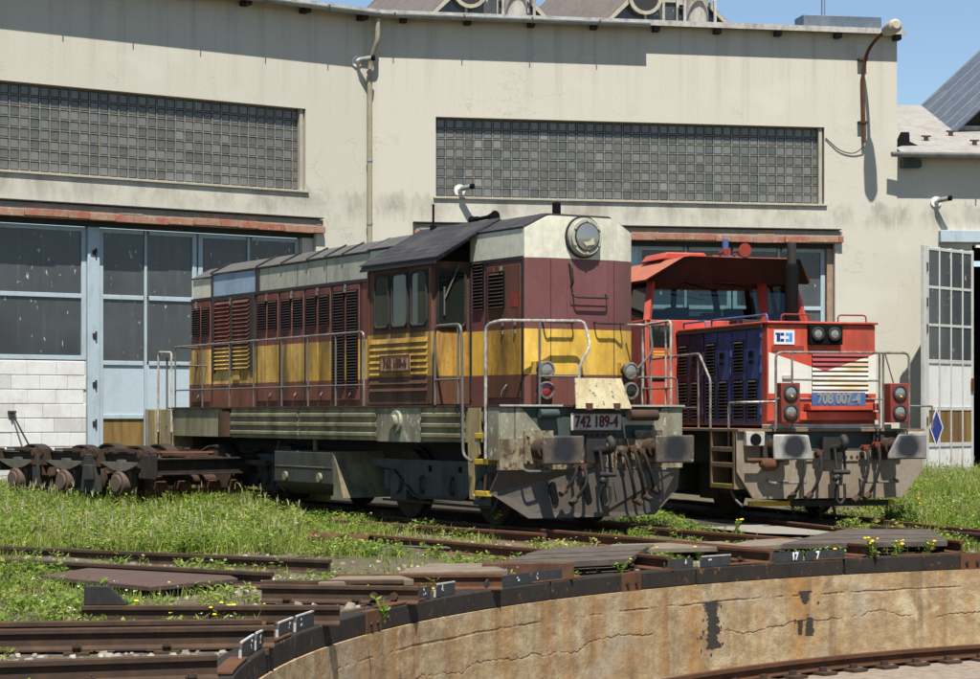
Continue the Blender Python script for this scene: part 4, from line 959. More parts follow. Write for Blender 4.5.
    obj("side_rib", rib, 'livery_cab', L)
    pl = obj("number_plate", MB().box(2.98, 3.87, cw + .029, cw + .045, 2.10, 2.335), 'brass', L, bevel=.006)
    obj("plate_edge", MB().box(2.98, 3.87, cw + .0455, cw + .051, 2.315, 2.334).box(2.98, 3.87, cw + .0455, cw + .051, 2.102, 2.12).box(2.98, 3.0, cw + .0455, cw + .051, 2.121, 2.314).box(3.85, 3.87, cw + .0455, cw + .051, 2.121, 2.314), 'digits_dark', pl)
    textmesh("digits", "742 189-4", .20, 'digits_dark', pl, Matrix.Translation((3.425, cw + .049, 2.215)) @ Matrix.Rotation(R(180), 4, 'Z') @ Matrix.Rotation(R(90), 4, 'X'), .007, .84)
    obj("rivet_strip", MB().box(2.43, 2.50, cw + .001, cw + .012, 1.65, 3.55).box(4.27, 4.325, cw + .001, cw + .012, 1.65, 3.55), 'livery_cab', L)
    # --- front hood with chamfered corners
    fp = [(2.41, -.855), (2.41, .855), (.985, .855), (.885, .52), (.885, -.52), (.985, -.855)]
    obj("front_hood", MB().prism(fp, 2, 1.63, 3.575), 'livery_front', L)
    fc = MB(); zt = 3.965
    vs = []
    for z, k in ((3.578, 1), (zt, 1)): vs += [(a, b, z) for a, b in fp]
    vs += [(2.41, -.50, 4.14), (2.41, .50, 4.14), (.90, .50, 4.14), (.888, .49, 4.14), (.888, -.49, 4.14), (.90, -.50, 4.14)]
    fs = [(5, 4, 3, 2, 1, 0), tuple(range(12, 18))] + [(b * 6 + i, b * 6 + (i + 1) % 6, (b + 1) * 6 + (i + 1) % 6, (b + 1) * 6 + i) for b in (0, 1) for i in range(6)]
    fc.add(vs, fs); obj("front_top", fc, 'cream', L)
    obj("roof_panel", MB().prism([(.862, 3.968), (.5, 4.148), (-.5, 4.148), (-.862, 3.968), (-.872, 3.99), (-.5, 4.18), (.5, 4.18), (.872, 3.99)], 0, 1.0, 2.19), 'roof_dark', L)
    obj("band_strip", MB().box(1.0, 2.38, .8555, .875, 3.555, 3.60), 'black_steel', L)
    fd = obj("hood_door", MB().box(1.06, 1.92, .856, .872, 1.72, 3.50), 'livery_cab', L, bevel=.006)
    louvre("louvre", L, 1.46, 1.86, 2.93, 3.42, .873, 10)
    louvre("louvre", L, 2.03, 2.30, 2.92, 3.60, .856, 15)
    g = MB()
    for u in (1.02, 1.95, 2.38): g.box(u - .02, u + .02, .8557, .868, 1.7, 3.54)
    obj("door_gap", g, 'black_steel', L)
    obj("faded_notice", MB().box(1.12, 1.32, .8725, .875, 2.93, 3.12), 'red_dark', L)
    for u in (1.5, 1.18):
        for z in (2.68, 2.57): obj("latch", MB().box(u - .016, u + .016, .873, .895, z, z + .055), 'chrome', L, bevel=.004)
    obj("door_handle", MB().tube([(1.4, .873, 1.9), (1.42, .93, 1.82), (1.46, .93, 1.74)], .013, 6), 'chrome', L); obj("door_handle", MB().box(1.52, 1.55, .873, .91, 3.43, 3.49), 'chrome', L)
    # front face details
    uf = .885
    hl = obj("headlight", MB().tube([(uf - .001, 0, 3.87), (uf - .07, 0, 3.87), (uf - .0701, 0, 3.87), (uf - .11, 0, 3.87)], [.262, .258, .245, .238], 32), 'cream_dark', L)
    n = 32; vs = []
    for rr_, x in ((.285, uf - .002), (.285, uf - .03), (.263, uf - .03)): vs += [(x, rr_ * math.cos(2 * math.pi * k / n), 3.87 + rr_ * math.sin(2 * math.pi * k / n)) for k in range(n)]
    obj("headlight_seal", MB().add(vs, [(i * n + k, i * n + (k + 1) % n, (i + 1) * n + (k + 1) % n, (i + 1) * n + k) for i in range(2) for k in range(n)]), 'black_steel', hl)
    obj("lens_ring", MB().tube([(uf - .109, 0, 3.87), (uf - .125, 0, 3.87)], [.195, .192], 32), 'black_steel', hl)
    obj("lens", MB().tube([(uf - .1255, 0, 3.87), (uf - .14, 0, 3.87), (uf - .146, 0, 3.87)], [.178, .13, .01], 32), 'lens', hl)
    obj("painted_glint", MB().prism([(-.10, 3.77), (.04, 3.745), (.09, 3.79), (-.02, 3.81), (-.07, 3.86)], 0, uf - .150, uf - .147), 'glint_warm', hl)  # pale reflection low in the headlight, painted on as a small shape
    sc4 = MB()
    for k in range(6):
        a = R(30 + 60 * k); sc4.cyl((uf - .11, .217 * math.cos(a), 3.87 + .217 * math.sin(a)), (uf - .125, .217 * math.cos(a), 3.87 + .217 * math.sin(a)), .018, 6)
    obj("screw", sc4, 'cream_dark', hl)
    obj("roof_light", MB().box(1.2, 1.34, .12, .42, 4.14, 4.2), 'under', L, bevel=.01)
    obj("hatch", MB().box(uf - .012, uf - .001, -.38, .20, 2.96, 3.53), 'livery_front', L, bevel=.006)
    hk = MB().tube(fillet([(uf - .012, .17, 3.13), (uf - .09, .17, 3.06), (uf - .09, -.36, 3.06), (uf - .012, -.36, 3.12)], .05), .013, 8)
    hk.tube(fillet([(uf - .012, .22, 3.52), (uf - .08, .22, 3.46), (uf - .08, .20, 3.26), (uf - .012, .19, 3.2)], .04), .013, 8); obj("grab_handle", hk, 'black_steel', L)
    for s in (1, -1): rod("grab_handle", L, [(uf + .03 if True else 0, s * .62, 2.74), (uf - .10, s * .62, 2.72), (uf - .10, s * .18, 2.72), (uf - .001, s * .18, 2.74)], .013, 'black_steel', .05)
    sm = MB()
    for v_ in (.24, -.42): sm.box(uf - .006, uf - .0005, v_ - .006, v_ + .006, 1.66, 3.57)
    obj("panel_seam", sm, 'livery_front', L)
    for s in (1, -1):
        obj("lamp_bracket", MB().box(.72, .93, s * .67 - .16, s * .67 + .16, 1.635, 2.22) if False else MB().box(.80, .95, s * .67 - .10, s * .67 + .10, 1.64, 2.20), 'livery_front', L)
        lampset(L, .72, s * .67, 2.09, .105, 'lens', None, 'chrome', 'black_steel', .10)
        lampset(L, .72, s * .67, 1.82, .105, 'lens_red' if s > 0 else 'cabglass', None, 'chrome', 'black_steel', .10)
    # flap
    fl = obj("gangway_flap", MB().add([(.50, .37, 1.98), (.50, -.36, 1.98), (.395, -.46, 1.58), (.395, .42, 1.58), (.515, .37, 1.98), (.515, -.36, 1.98), (.412, -.46, 1.575), (.412, .42, 1.575)], [(0, 1, 2, 3), (4, 7, 6, 5), (0, 4, 5, 1), (1, 5, 6, 2), (2, 6, 7, 3), (3, 7, 4, 0)]), 'flap_cream', L)
    for v_ in (.22, -.22): obj("hinge", MB().box(.37, .43, v_ - .045, v_ + .045, 1.56, 1.65), 'rust', fl)
    # --- frame, sills, beam
    obj("frame", MB().box(.70, 12.95, -1.2, 1.2, 1.15, 1.595), 'under', L)
    obj("equipment_box", MB().box(1.2, 12.4, -.60, .60, .28, 1.149), 'under', L); obj("equipment_box", MB().box(7.55, 8.1, -1.15, 1.15, .35, 1.0), 'under', L)
    obj("walkway", MB().box(.60, .95, -1.47, 1.47, 1.60, 1.628).box(.951, 1.45, -1.05, 1.47 if False else 1.05, 1.60, 1.628).box(1.451, 11.70, -1.48, 1.48, 1.60, 1.628).box(11.701, 12.98, -1.05, 1.05, 1.60, 1.628), 'rust_dark', L)
    for s in (1, -1):
        y = 1.45 * s; yy = lambda a, b: (min(y + a * s, y + b * s), max(y + a * s, y + b * s))
        for a, b in ((1.48, 2.72), (4.02, 6.58), (6.60, 9.18)):
            sl = obj("sill_panel", MB().box(a, b, *yy(-.25, 0), 1.13, 1.598), 'olive', L)
            rb = MB()
            for z in (1.215, 1.35, 1.49): rb.prism([(y, z - .035), (y + .035 * s, z - .02), (y + .035 * s, z + .022), (y, z + .04)], 0, a + .03, b - .03)
            obj("sill_rib", rb, 'olive', sl)
        obj("sill_panel", MB().box(9.58, 11.68, *yy(-.25, .0), 1.13, 1.598), 'olive', L, bevel=.008)
        obj("sill_panel", MB().cyl((9.38, y - .05 * s, 1.14), (9.38, y - .05 * s, 1.55), .18, 14), 'rust_dark', L)
        fp_ = obj("sill_panel", MB().box(2.73, 4.01, *yy(-.25, .012), 1.115, 1.598), 'olive_pale', L, bevel=.006)
        obj("jack_cap", MB().tube([(3.40, y + .0125 * s, 1.40), (3.40, y + .06 * s, 1.40), (3.40, y + .0601 * s, 1.40), (3.40, y + .12 * s, 1.40)], [.16, .155, .10, .09], 20), 'olive_pale', fp_)
    rvs = MB()
    for k in range(60): rvs.cyl((1.6 + k * .135, 1.481, 1.612), (1.6 + k * .135, 1.488, 1.612), .008, 5)
    for v_ in (.505, -.505): rvs.box(.878, .8845, v_ - .004, v_ + .004, 1.66, 3.56)
    for u in (4.75, 5.1, 6.9, 7.95): rvs.box(u - .005, u + .005, .838, .842, 3.56, 3.9)
    obj("rivet", rvs, 'rust_dark', L, kind='stuff')
    # front corner pieces and beam
    bm_ = obj("buffer_beam", MB().box(.62, .70, -1.45, 1.45, .78, 1.18), 'beam_cream', L)
    obj("beam_upper", MB().box(.66, .74, -1.45, 1.45, 1.181, 1.598), 'beam_dark', L)
    obj("beam_wing", MB().box(.63, .92, 1.22, 1.46, .90, 1.597), 'olive_pale', L, bevel=.012)
    obj("beam_wing", MB().box(.63, .92, -1.46, -1.22, .90, 1.597), 'olive_pale', L, bevel=.012)
    obj("gusset", MB().prism([(1.215, 1.596), (1.10, 1.596), (.72, 1.22), (.72, 1.182), (1.215, 1.182)], 0, .625, .658) if False else MB().prism([(1.21, 1.59), (1.12, 1.59), (.82, 1.30), (.82, 1.182), (1.21, 1.182)], 0, .628, .659), 'olive_pale', L)
    obj("gusset", MB().prism([(-1.21, 1.59), (-1.12, 1.59), (-.95, 1.30), (-.95, 1.182), (-1.21, 1.182)], 0, .628, .659), 'olive_pale', L)
    rv = MB()
    for k in range(9): rv.cyl((.645, .36 - .09 * k, 1.225), (.615, .36 - .09 * k, 1.225), .016, 6)
    for k in range(6):
        rv.cyl((.62, .33, .84 + k * .06), (.60, .33, .84 + k * .06), .014, 6); rv.cyl((.62, -.33, .84 + k * .06), (.60, -.33, .84 + k * .06), .014, 6)
    obj("rivet", rv, 'rust', L)
    obj("coupler_plate", MB().box(.60, .619, -.42, .42, 1.13, 1.178).box(.602, .6195, -.30, .30, .80, 1.12), 'beam_cream', L)
    obj("air_cylinder", MB().cyl((.52, -.95, 1.49), (.52, -.50, 1.49), .075, 12), 'rust_dark', L); obj("lamp_socket", MB().cyl((.60, .58, 1.51), (.60, .86, 1.51), .06, 12), 'beam_dark', L)
    np_ = obj("number_plate", MB().box(.565, .585, -.41, .385, 1.285, 1.515), 'plate_pale', L, bevel=.01)
    ed = MB()
    for a in (((-.41, .385), (1.505, 1.513)), ((-.41, .385), (1.287, 1.295))): ed.box(.5600, .5645, *a[0], *a[1])
    obj("plate_edge", ed, 'digits_dark', np_)
    textmesh("digits", "742 189-4", .215, 'digits_dark', np_, Matrix.Translation((.562, -.012, 1.40)) @ Matrix.Rotation(R(-90), 4, 'Z') @ Matrix.Rotation(R(90), 4, 'X'), .006, .78, .003)
    rr_ = [(-.31, -.19), (.31, -.19), (.31, .175), (-.31, .175)]
    for s in (1, -1): buffer(L, .875 * s, 0, 1.05, rr_, 'buf742')
    coupling(L, .60)
    hose(L, .40, .93, .60, .42, 1); hose(L, .24, .80, .60, .42, 1); hose(L, -.40, .98, .60, .62, -1, tip='rust_dark'); hose(L, -.55, 1.03, .60, .62, -1); hose(L, -.70, 1.0, .60, .5, -1)
    st = MB().tube(fillet([(.66, 1.10, .80), (.50, 1.10, .76), (.50, .75, .76), (.64, .74, .80)], .05), .018, 8); obj('foot_bar', st, 'rail_grey', L); st = MB().tube(fillet([(.66, -1.10, .80), (.50, -1.10, .76), (.50, -.85, .76), (.64, -.84, .80)], .05), .018, 8)
    obj("foot_bar", st, 'rail_grey', L)
    # plough
    P = [(.66, 1.43, .79), (.86, 1.50, .48), (.60, .98, .145), (.60, -.94, .145), (.86, -1.46, .48), (.66, -1.43, .79)]
    pm = MB(); cz = (.62, 0, .5); vs = P + [(.62, .98, .79), (.62, -.94, .79)]
    a = [(.66, 1.43, .79), (.80, 1.50, .48), (.64, 1.0, .145), (.56, 0, .145), (.60, 0, .79), (.64, -1.0, .145), (.80, -1.50, .48), (.66, -1.43, .79)]
    vs = a + [(x + .02, y, z) for x, y, z in a]
    fs = [(0, 1, 2, 3, 4), (4, 3, 5, 6, 7), (8, 12, 11, 10, 9), (12, 15, 14, 13, 11), (0, 8, 9, 1), (1, 9, 10, 2), (2, 10, 11, 3), (3, 11, 13, 5), (5, 13, 14, 6), (6, 14, 15, 7), (7, 15, 12, 4), (4, 12, 8, 0)]
    pw = obj("plough", MB().add(vs, fs), 'plow', L, smooth=False)
    for v0 in (.62, .12, -.28):
        poly = [(v0 + .05 * math.cos(q) + (.02 if math.sin(q) > 0 else -.02), .47 + (.10 if math.sin(q) > 0 else -.10) + .05 * math.sin(q)) for q in [k * math.pi / 8 + .01 for k in range(16)]]
        xc = .598 - .04 * (1 - abs(v0)) * (1 if True else 0); xx = .565 + .055 * abs(v0) + .04 * .55
        f_ = lambda z: .56 + (.60 - .56) * (z - .145) / .645 + abs(v0) * (.075 - .02 * (z - .145))
        mb = MB(); n = len(poly); mb.add([(f_(z) - .006, y, z) for y, z in poly] + [(f_(z) + .004, y, z) for y, z in poly], [tuple(range(n)), tuple(range(n, 2 * n))[::-1]] + [(i, (i + 1) % n, n + (i + 1) % n, n + i) for i in range(n)])
        obj("slot", mb, 'black', pw, smooth=False)
    # step ladder at the front left corner, and right mirror
    for s in (1, -1):
        y = 1.44 * s
        fr = MB()
        fr.prism([(1.47, 1.59), (1.16, 1.59), (1.17, .98), (1.28, .90), (1.35, .45), (1.22, .38), (1.42, .38), (1.46, .9)], 1, min(y, y - .03 * s), max(y, y - .03 * s))
        ld = obj("step_ladder", fr, 'ladder_cream', L)
        for z in (1.22, .88, .46):
            obj("step", MB().box(.96, 1.27, min(y + .01 * s, y - .26 * s), max(y + .01 * s, y - .26 * s), z - .035, z + .035), 'yellow', ld, bevel=.006)
        obj("chain", MB().tube([(1.05, y - .02 * s, 1.5), (1.02, y - .02 * s, .9), (1.06, y - .02 * s, .5)], .02, 6), 'rust_dark', ld)
    # rear steps
    obj("rear_step", MB().box(11.72, 12.3, 1.05, 1.44, .55, 1.597).box(12.55, 12.9, .9, 1.44, .62, 1.59), 'ladder_cream', L, bevel=.01)
    obj("rear_beam", MB().box(12.92, 12.98, -1.45, 1.45, .78, 1.6), 'olive_pale', L)
    buffer(L, .875, 13.6, 1.05, rr_, 'buf742', ub=13.0)
    # --- handrails
    hr = MB(); y = 1.46
    hr.tube(fillet([(4.43, y, 1.62), (4.43, y, 2.70), (11.55, y, 2.67), (11.55, y, 2.67)], .10), .016, 8)
    obj("handrail", hr, 'chrome', L)
    lo = MB().tube([(4.43, y, 1.93), (11.55, y, 1.92)], .013, 8)
    for u in (11.55, 10.36, 9.23, 8.28, 7.22, 6.28, 5.34): lo.tube([(u, y, 1.62), (u, y, 2.665)], .015, 8)
    lo.tube([(11.55, y, 2.35), (11.55, -1.0, 2.35)], .016, 8).tube([(11.55, y, 2.67), (11.9, .9, 2.67)], .016, 8)
    obj("handrail_post", lo, 'rail_grey', L)
    rod("rear_handrail", L, [(11.70, 1.47, 1.2), (11.70, 1.47, 2.58), (12.30, 1.47, 2.60), (12.32, 1.47, 1.2)], .02, 'whitepole'); rod("rear_handrail", L, [(11.98, 1.44, 1.3), (11.98, 1.44, 2.5)], .02, 'rail_grey')
    rod("step_handrail", L, [(2.27, 1.49, 1.63), (2.27, 1.49, 2.70), (1.55, 1.5, 2.70), (1.52, 1.5, 2.45), (1.49, 1.5, .96), (1.25, 1.5, .88)], .02, 'rail_grey', .1)
    obj("step_handrail", MB().tube([(1.62, 1.5, 1.64), (1.62, 1.5, 2.68)], .016, 8).tube([(2.27, 1.49, 1.97), (1.52, 1.5, 1.97)], .014, 8), 'rail_grey', L)
    rod("corner_post", L, [(.95, 1.47, .92), (.95, 1.47, 2.66), (.70, 1.42, 2.72), (.66, .62, 2.73), (.66, .12, 2.74), (.50, .13, 2.40), (.56, .26, 2.15), (.58, .28, 1.63)], .021, 'whitepole', .1)
    rod("front_handrail", L, [(.66, .82, 1.63), (.66, .82, 2.72)], .018, 'rail_grey'); rod("front_handrail", L, [(.66, .84, 2.0), (.60, .26, 2.0)], .016, 'rail_grey')
    rod("front_handrail", L, [(.66, -.95, 1.63), (.66, -.95, 2.70), (.70, -.78, 2.71), (.84, -.70, 2.71)], .018, 'chrome', .08)
    rod("front_handrail", L, [(.64, -.93, 2.62), (.60, -.95, 2.35), (.66, -.74, 2.12)], .018, 'rail_grey', .12)
    rod("front_handrail", L, [(.66, -.74, 2.0), (.66, -1.38, 2.0), (.66, -1.40, 1.63)], .015, 'rail_grey', .06)
    obj("platform_edge", MB().box(.592, .599, .5, 1.47, 1.606, 1.630), 'cream_dark', L); obj("platform_edge", MB().box(.592, .599, -1.47, -.5, 1.606, 1.630), 'cream_dark', L)
    # --- horns and pipes on the roof
    hn = MB().tube([(3.05, .45, 4.25), (2.65, .43, 4.26), (2.52, .43, 4.26), (2.45, .43, 4.26)], [.025, .03, .055, .08], 12); hn.cyl((3.0, .4, 4.19), (3.0, .4, 4.3), .03, 8).sph((3.05, .45, 4.25), .06, 10, 6); obj("horn", hn, 'black', L)
    obj("antenna", MB().cyl((4.0, .55, 4.15), (4.0, .55, 4.24), .05, 10).cyl((4.0, .55, 4.24), (4.0, .55, 4.55), .018, 8), 'black', L)
    obj("exhaust", MB().tube([(1.85, -.2, 4.14), (1.85, -.2, 4.42), (1.85, -.2, 4.43)], [.06, .06, .05], 12), 'black', L)
    # --- underframe: tank, bogies
    tk = obj("fuel_tank", MB().prism([(1.40, .95), (1.44, .93), (1.44, .46), (1.15, .27), (-1.15, .27), (-1.44, .46), (-1.44, .95)], 0, 5.48, 7.53), 'tank', L, bevel=.012)
    obj("tank_end", MB().prism([(5.475, .95), (5.475, .27), (5.15, .27)], 1, -1.43, 1.43), 'olive', tk)
    obj("tank_seam", MB().box(5.5, 7.5, 1.441, 1.448, .70, .712).cyl((7.1, 1.44, .55), (7.1, 1.48, .55), .07, 12).cyl((5.9, 1.44, .55), (5.9, 1.48, .55), .07, 12).cyl((6.55, 1.2, .95), (6.55, 1.2, 1.12), .04, 8), 'olive', tk)
    for c in (3.04, 9.95):
        bg_ = obj("bogie", MB().prism([(c + 2.0, .86), (c - 1.9, .86), (c - 1.95, .72), (c - 1.35, .70), (c - .85, .36), (c - .7, .33), (c + .45, .33), (c + .65, .36), (c + 1.25, .70), (c + 1.95, .76)], 1, .92, 1.02).prism([(c + 2.0, .86), (c - 1.9, .86), (c - 1.95, .72), (c + 1.95, .72)], 1, -1.02, -.92).box(c - .3, c + .3, -.9, .9, .45, .8), 'bogie', L, bevel=.008)
        for du in (-1.2, 1.2):
            wheelset(bg_, c + du)
            obj("axle_box", MB().box(c + du - .24, c + du + .24, .84, 1.0, .27, .70).cyl((c + du, 1.0, .5), (c + du, 1.06, .5), .14, 14).cyl((c + du + .3, .96, .42), (c + du + .3, .96, .70), .09, 12).cyl((c + du - .3, .96, .42), (c + du - .3, .96, .70), .09, 12), 'bogie', bg_)
        obj("side_edge", MB().prism([(c - 1.95, .70), (c - 1.35, .68), (c - .85, .34), (c - .7, .31), (c + .45, .31), (c + .65, .34), (c + 1.25, .68), (c + 1.25, .71), (c + .64, .37), (c + .45, .34), (c - .7, .34), (c - .85, .37), (c - 1.35, .71), (c - 1.95, .73)], 1, 1.021, 1.06), 'under', bg_)
        for du in (-.45, .4): obj("bogie_fitting", MB().tube(fillet([(c + du, 1.03, .62), (c + du, 1.08, .6), (c + du, 1.09, .42), (c + du, 1.03, .40)], .03), .03, 8), 'tank', bg_); obj("oil_slot", MB().box(c + du - .2 - .03, c + du - .2 + .03, 1.02, 1.04, .70, .78), 'black', bg_)
        obj("bogie_pipe", MB().tube(fillet([(c - 1.9, 1.05, .78), (c - 1.75, 1.1, .3), (c - 1.55, 1.05, .18)], .1), .022, 8), 'tank', bg_)
        obj("brake_rod", MB().cyl((c - 1.6, .98, .24), (c + 1.7, .98, .26), .02, 6), 'rust_dark', bg_)
    obj("pipe_run", MB().tube(fillet([(7.62, 1.3, 1.1), (7.75, 1.3, .8), (7.65, 1.3, .4), (7.5, 1.25, .3)], .1), .03, 8).cyl((8.2, 1.25, .72), (9.1, 1.25, .72), .05, 10), 'rust_dark', L)
    obj("air_tank", MB().cyl((7.75, 1.05, .78), (8.05, 1.05, .78), .18, 14), 'under', L)
M['bogie'] = paint("grey_bogie", (.07, .075, .072), (.02, .018, .015), .5, 1.6, .6, .7, .25)
M['ladder_cream'] = paint("stained_cream_step", (.34, .27, .13), (.10, .06, .03), .6, 2.5, .3, .75, .2, chip=(.42, .36, .22), chipamt=.2)
M['flap_cream'] = paint("cream_flap", (.50, .455, .285), (.30, .21, .10), .75, 2.6, .45, .7, .2, chip=(.15, .11, .08), chipamt=.60, var=.1)
loco742()

# ------------------------------------------------------------------ the red locomotive
def loco708():
    L = thing("shunting_locomotive", "red shunting locomotive with white chevron nose, blue side doors and black exhaust stack", "locomotive", V708)
    hw = .845
    obj("hood", MB().box(.90, 4.25, -hw, hw, 1.34, 2.79), 'red', L, bevel=.012)
    obj("hood_lid", MB().box(.86, 4.24, -hw - .03, hw + .03, 2.795, 2.83), 'red', L, bevel=.01)
    obj("lid_edge", MB().box(1.05, 4.25, hw + .001, hw + .045, 2.74, 2.79), 'rust_dark', L)
    for i, (a, b) in enumerate(((3.20, 4.24), (2.15, 3.15), (1.10, 2.12))):
        mt = 'purple_door' if i == 0 else 'blue_door'
        dr = obj("side_door", MB().box(a, b, hw + .001, hw + .022, 1.36, 2.735), mt, L, bevel=.006)
        obj("door_split", MB().box((a + b) / 2 - .01, (a + b) / 2 + .01, hw + .0222, hw + .027, 1.38, 2.72), 'black_steel', dr)
        v = hw + .0225
        louvre("louvre", L, b - .42, b - .09, 2.10, 2.58, v, 10); louvre("louvre", L, b - .42, b - .09, 1.42, 2.01, v, 12); louvre("louvre", L, a + .12, a + .42, 1.42, 2.01, v, 12)
        obj("latch", MB().box(a + .25, a + .40, v, v + .02, 2.33, 2.42).box(a + .25, a + .40, v, v + .02, 2.24, 2.28), 'black', dr)
        hg = MB()
        for z in (1.5, 2.1, 2.35, 2.6): hg.cyl((a + .0, v, z), (a + .0, v, z + .10), .018, 6)
        obj("hinge", hg, mt, dr)
    obj("corner_strip", MB().box(.89, 1.08, hw + .001, hw + .02, 1.34, 2.735), 'red', L)
    for a, b in ((3.28, 4.15), (1.05, 3.05)): rod("roof_rail", L, [(a, hw - .05, 2.83), (a, hw - .05, 2.93), (b, hw - .05, 2.93), (b, hw - .05, 2.83)], .016, 'blue', .05)
    for a in (2.05,): rod("roof_rail", L, [(a, hw - .05, 2.83), (a, hw - .05, 2.92)], .014, 'blue')
    rod("roof_rail", L, [(1.1, .55, 2.83), (1.1, .55, 2.94), (1.1, .10, 2.94), (1.1, .10, 2.83)], .012, 'red_dark'); rod("roof_rail", L, [(1.1, -.35, 2.83), (1.1, -.35, 2.94), (1.1, -.80, 2.94), (1.1, -.80, 2.83)], .012, 'red_dark')
    obj("roof_vent", MB().box(2.0, 2.5, .45, .75, 2.83, 2.90), 'black_steel', L, bevel=.01)
    # nose
    u = .899
    obj("nose_sheet", MB().box(.882, u, -hw, hw, 1.72, 2.42), 'chev', L)
    [obj("grille_frame", MB().box(.872, .8815, a, a + .04, 1.76, 2.40), 'chev', L) for a in (.18, -.76)]
    back = obj("grille", MB().box(.878, .8815, -.72, .18, 1.78, 2.39), 'black', L); n = 9; h = .61 / n; src = None
    for k in range(n):
        z = 1.78 + k * h
        obj("slat", MB().prism([(.8775, z + h * 1.05), (.868, z + h * 1.02), (.846, z + h * .22), (.849, z + h * .12), (.8775, z + h * .3)], 1, -.715, .175), 'chev_slat', back)
    lg = obj("emblem", MB().box(.888, .8985, .44, .76, 2.50, 2.705), 'white', L)
    def em(a, y0, y1, z0, z1, m): obj("emblem_stroke", MB().box(.885, .8878, y0, y1, z0, z1), m, lg)
    for y0, y1, z0, z1, m_ in ((.665, .72, 2.54, 2.665, 'emblem_navy'), (.605, .66, 2.625, 2.665, 'emblem_navy'), (.605, .66, 2.54, 2.58, 'emblem_navy'), (.72, .74, 2.64, 2.665, 'emblem_navy'),
                              (.475, .525, 2.54, 2.665, 'emblem_sky'), (.53, .58, 2.625, 2.665, 'emblem_sky'), (.53, .58, 2.54, 2.58, 'emblem_sky')): em(0, y0, y1, z0, z1, m_)
    lb = obj("headlight_box", MB().box(.80, .898, -.28, .24, 2.50, 2.785), 'black', L, bevel=.012)
    for v in (.12, -.14): lampset(L, .785, v, 2.655, .085, "lens", None, "under", "black_steel", .01)
    obj("nose_latch", MB().box(.86, .8815, .50, .64, 2.00, 2.07), 'plate_pale', L, bevel=.01); obj("nose_plate", MB().box(.874, .8815, .30, .80, 2.40, 2.48), 'red_dark', L)
    obj("nose_sill", MB().box(.66, .88, -.80, .30, 1.56, 1.66).box(.80, .881, -.85, .42, 1.42, 1.54), 'red', L, bevel=.01)
    obj("nose_lip", MB().box(.60, .89, -.95, .95, 1.30, 1.36), 'plate_pale', L, bevel=.01)
    # platform, frame
    obj("walkway", MB().box(.56, 4.3, -1.46, 1.46, 1.262, 1.298), 'step', L)
    obj("frame", MB().box(.75, 8.8, -1.1, 1.1, .75, 1.26), 'under', L)
    obj("equipment_box", MB().box(.9, 8.6, -.58, .58, .26, .749), 'under', L)
    obj("frame_side", MB().box(1.6, 7.0, 1.1, 1.3, .80, 1.25), 'under', L)
    bmz = [(1.46, 1.26), (1.46, .70), (1.20, .31), (-1.12, .31), (-1.46, .70), (-1.46, 1.26), (-1.0, 1.26), (-1.0, 1.0), (-.60, .98), (.60, .98), (1.0, 1.0), (1.0, 1.26)]
    obj("front_plate", MB().prism(bmz, 0, .62, .67), 'beam_grey', L, bevel=.004); obj("beam_recess", MB().box(.671, .74, -1.0, 1.0, .9, 1.26), 'beam_dark', L)
    bl = MB()
    for k in range(12): bl.cyl((.62, .5 - k * .09, .90), (.59, .5 - k * .09, .90), .022, 6)
    obj("bolt_row", bl, 'rust_dark', L); obj("drawgear_plate", MB().box(.60, .6195, -.42, .52, .84, .975), 'beam_grey', L)
    for s in (1, -1):
        bx = obj("tie_down", MB().box(.50, .619, s * 1.22 - .14, s * 1.22 + .14, 1.06, 1.26) if s > 0 else MB().prism([(-1.02, 1.255), (-1.42, 1.255), (-1.42, 1.22), (-1.32, 1.20), (-1.22, 1.22), (-1.12, 1.20), (-1.02, 1.22)], 0, .50, .619), 'plate_pale', L, bevel=.008)
        if s > 0: obj("tube_mouth", MB().cyl((.495, 1.22, 1.15), (.4995, 1.22, 1.15), .085, 18), 'black', bx)
    obj("air_cock", MB().cyl((.50, 1.36, .86), (.50, .80, .86), .03, 8).tube([(.5, 1.15, .82), (.5, 1.08, .80), (.5, .95, .80), (.5, .88, .82)], [.05, .09, .09, .05], 12), 'rust', L)
    pl = [(-.30, -.175), (.31, -.175), (.31, .175), (-.02, .175), (-.22, .165)]; pr = [(-.30, -.175), (.31, -.175), (.30, -.1), (.14, .175), (-.30, .175)]
    buffer(L, .875, 0, 1.05, pl, 'buf708', 'under'); buffer(L, -.875, 0, 1.05, pr, 'buf708y', 'under')
    coupling(L, .60, 1.02, .66)
    hose(L, .50, .95, .60, .58, 1); hose(L, .24, .95, .60, .58, 1); hose(L, -.48, 1.02, .58, .70, 1, tip='red_dark'); hose(L, -.66, 1.06, .58, .70, 1, tip='red_dark')
    for s in (1, -1): rod("foot_bar", L, [(.63, s * 1.0, .58), (.46, s * 1.0, .54), (.46, s * .45, .54), (.63, s * .45, .60)], .018, 'chrome' if s > 0 else 'rail_grey', .06)
    obj("guard_iron", MB().box(.80, .86, -1.1, 1.18, .20, .27), 'yellow', L); obj("guard_iron", MB().box(.79, .799, -1.0, .55, .19, .275), 'under', L)
    # railing on the nose platform with lamps and plate
    rl = MB(); uu = .42
    rl.tube(fillet([(.42, .95, 1.30), (.42, .95, 2.37), (.42, -1.13, 2.38), (.42, -1.13, 1.30)], .09), .019, 8)
    for v in (.70, -.66, -.72): rl.tube([(.42, v, 1.30), (.42, v, 2.37)], .017, 8)
    rl.tube([(.42, .70, 1.99), (.42, -.66, 1.98)], .014, 8).tube([(.42, .95, 1.72), (.42, -.70, 1.72)], .014, 8)
    rl.tube([(.42, -1.12, 1.62), (.42, -1.50, 1.62), (.42, -1.50, 1.30)], .016, 8).tube([(.42, -.75, 2.36), (.55, -1.0, 1.8)], .01, 6)
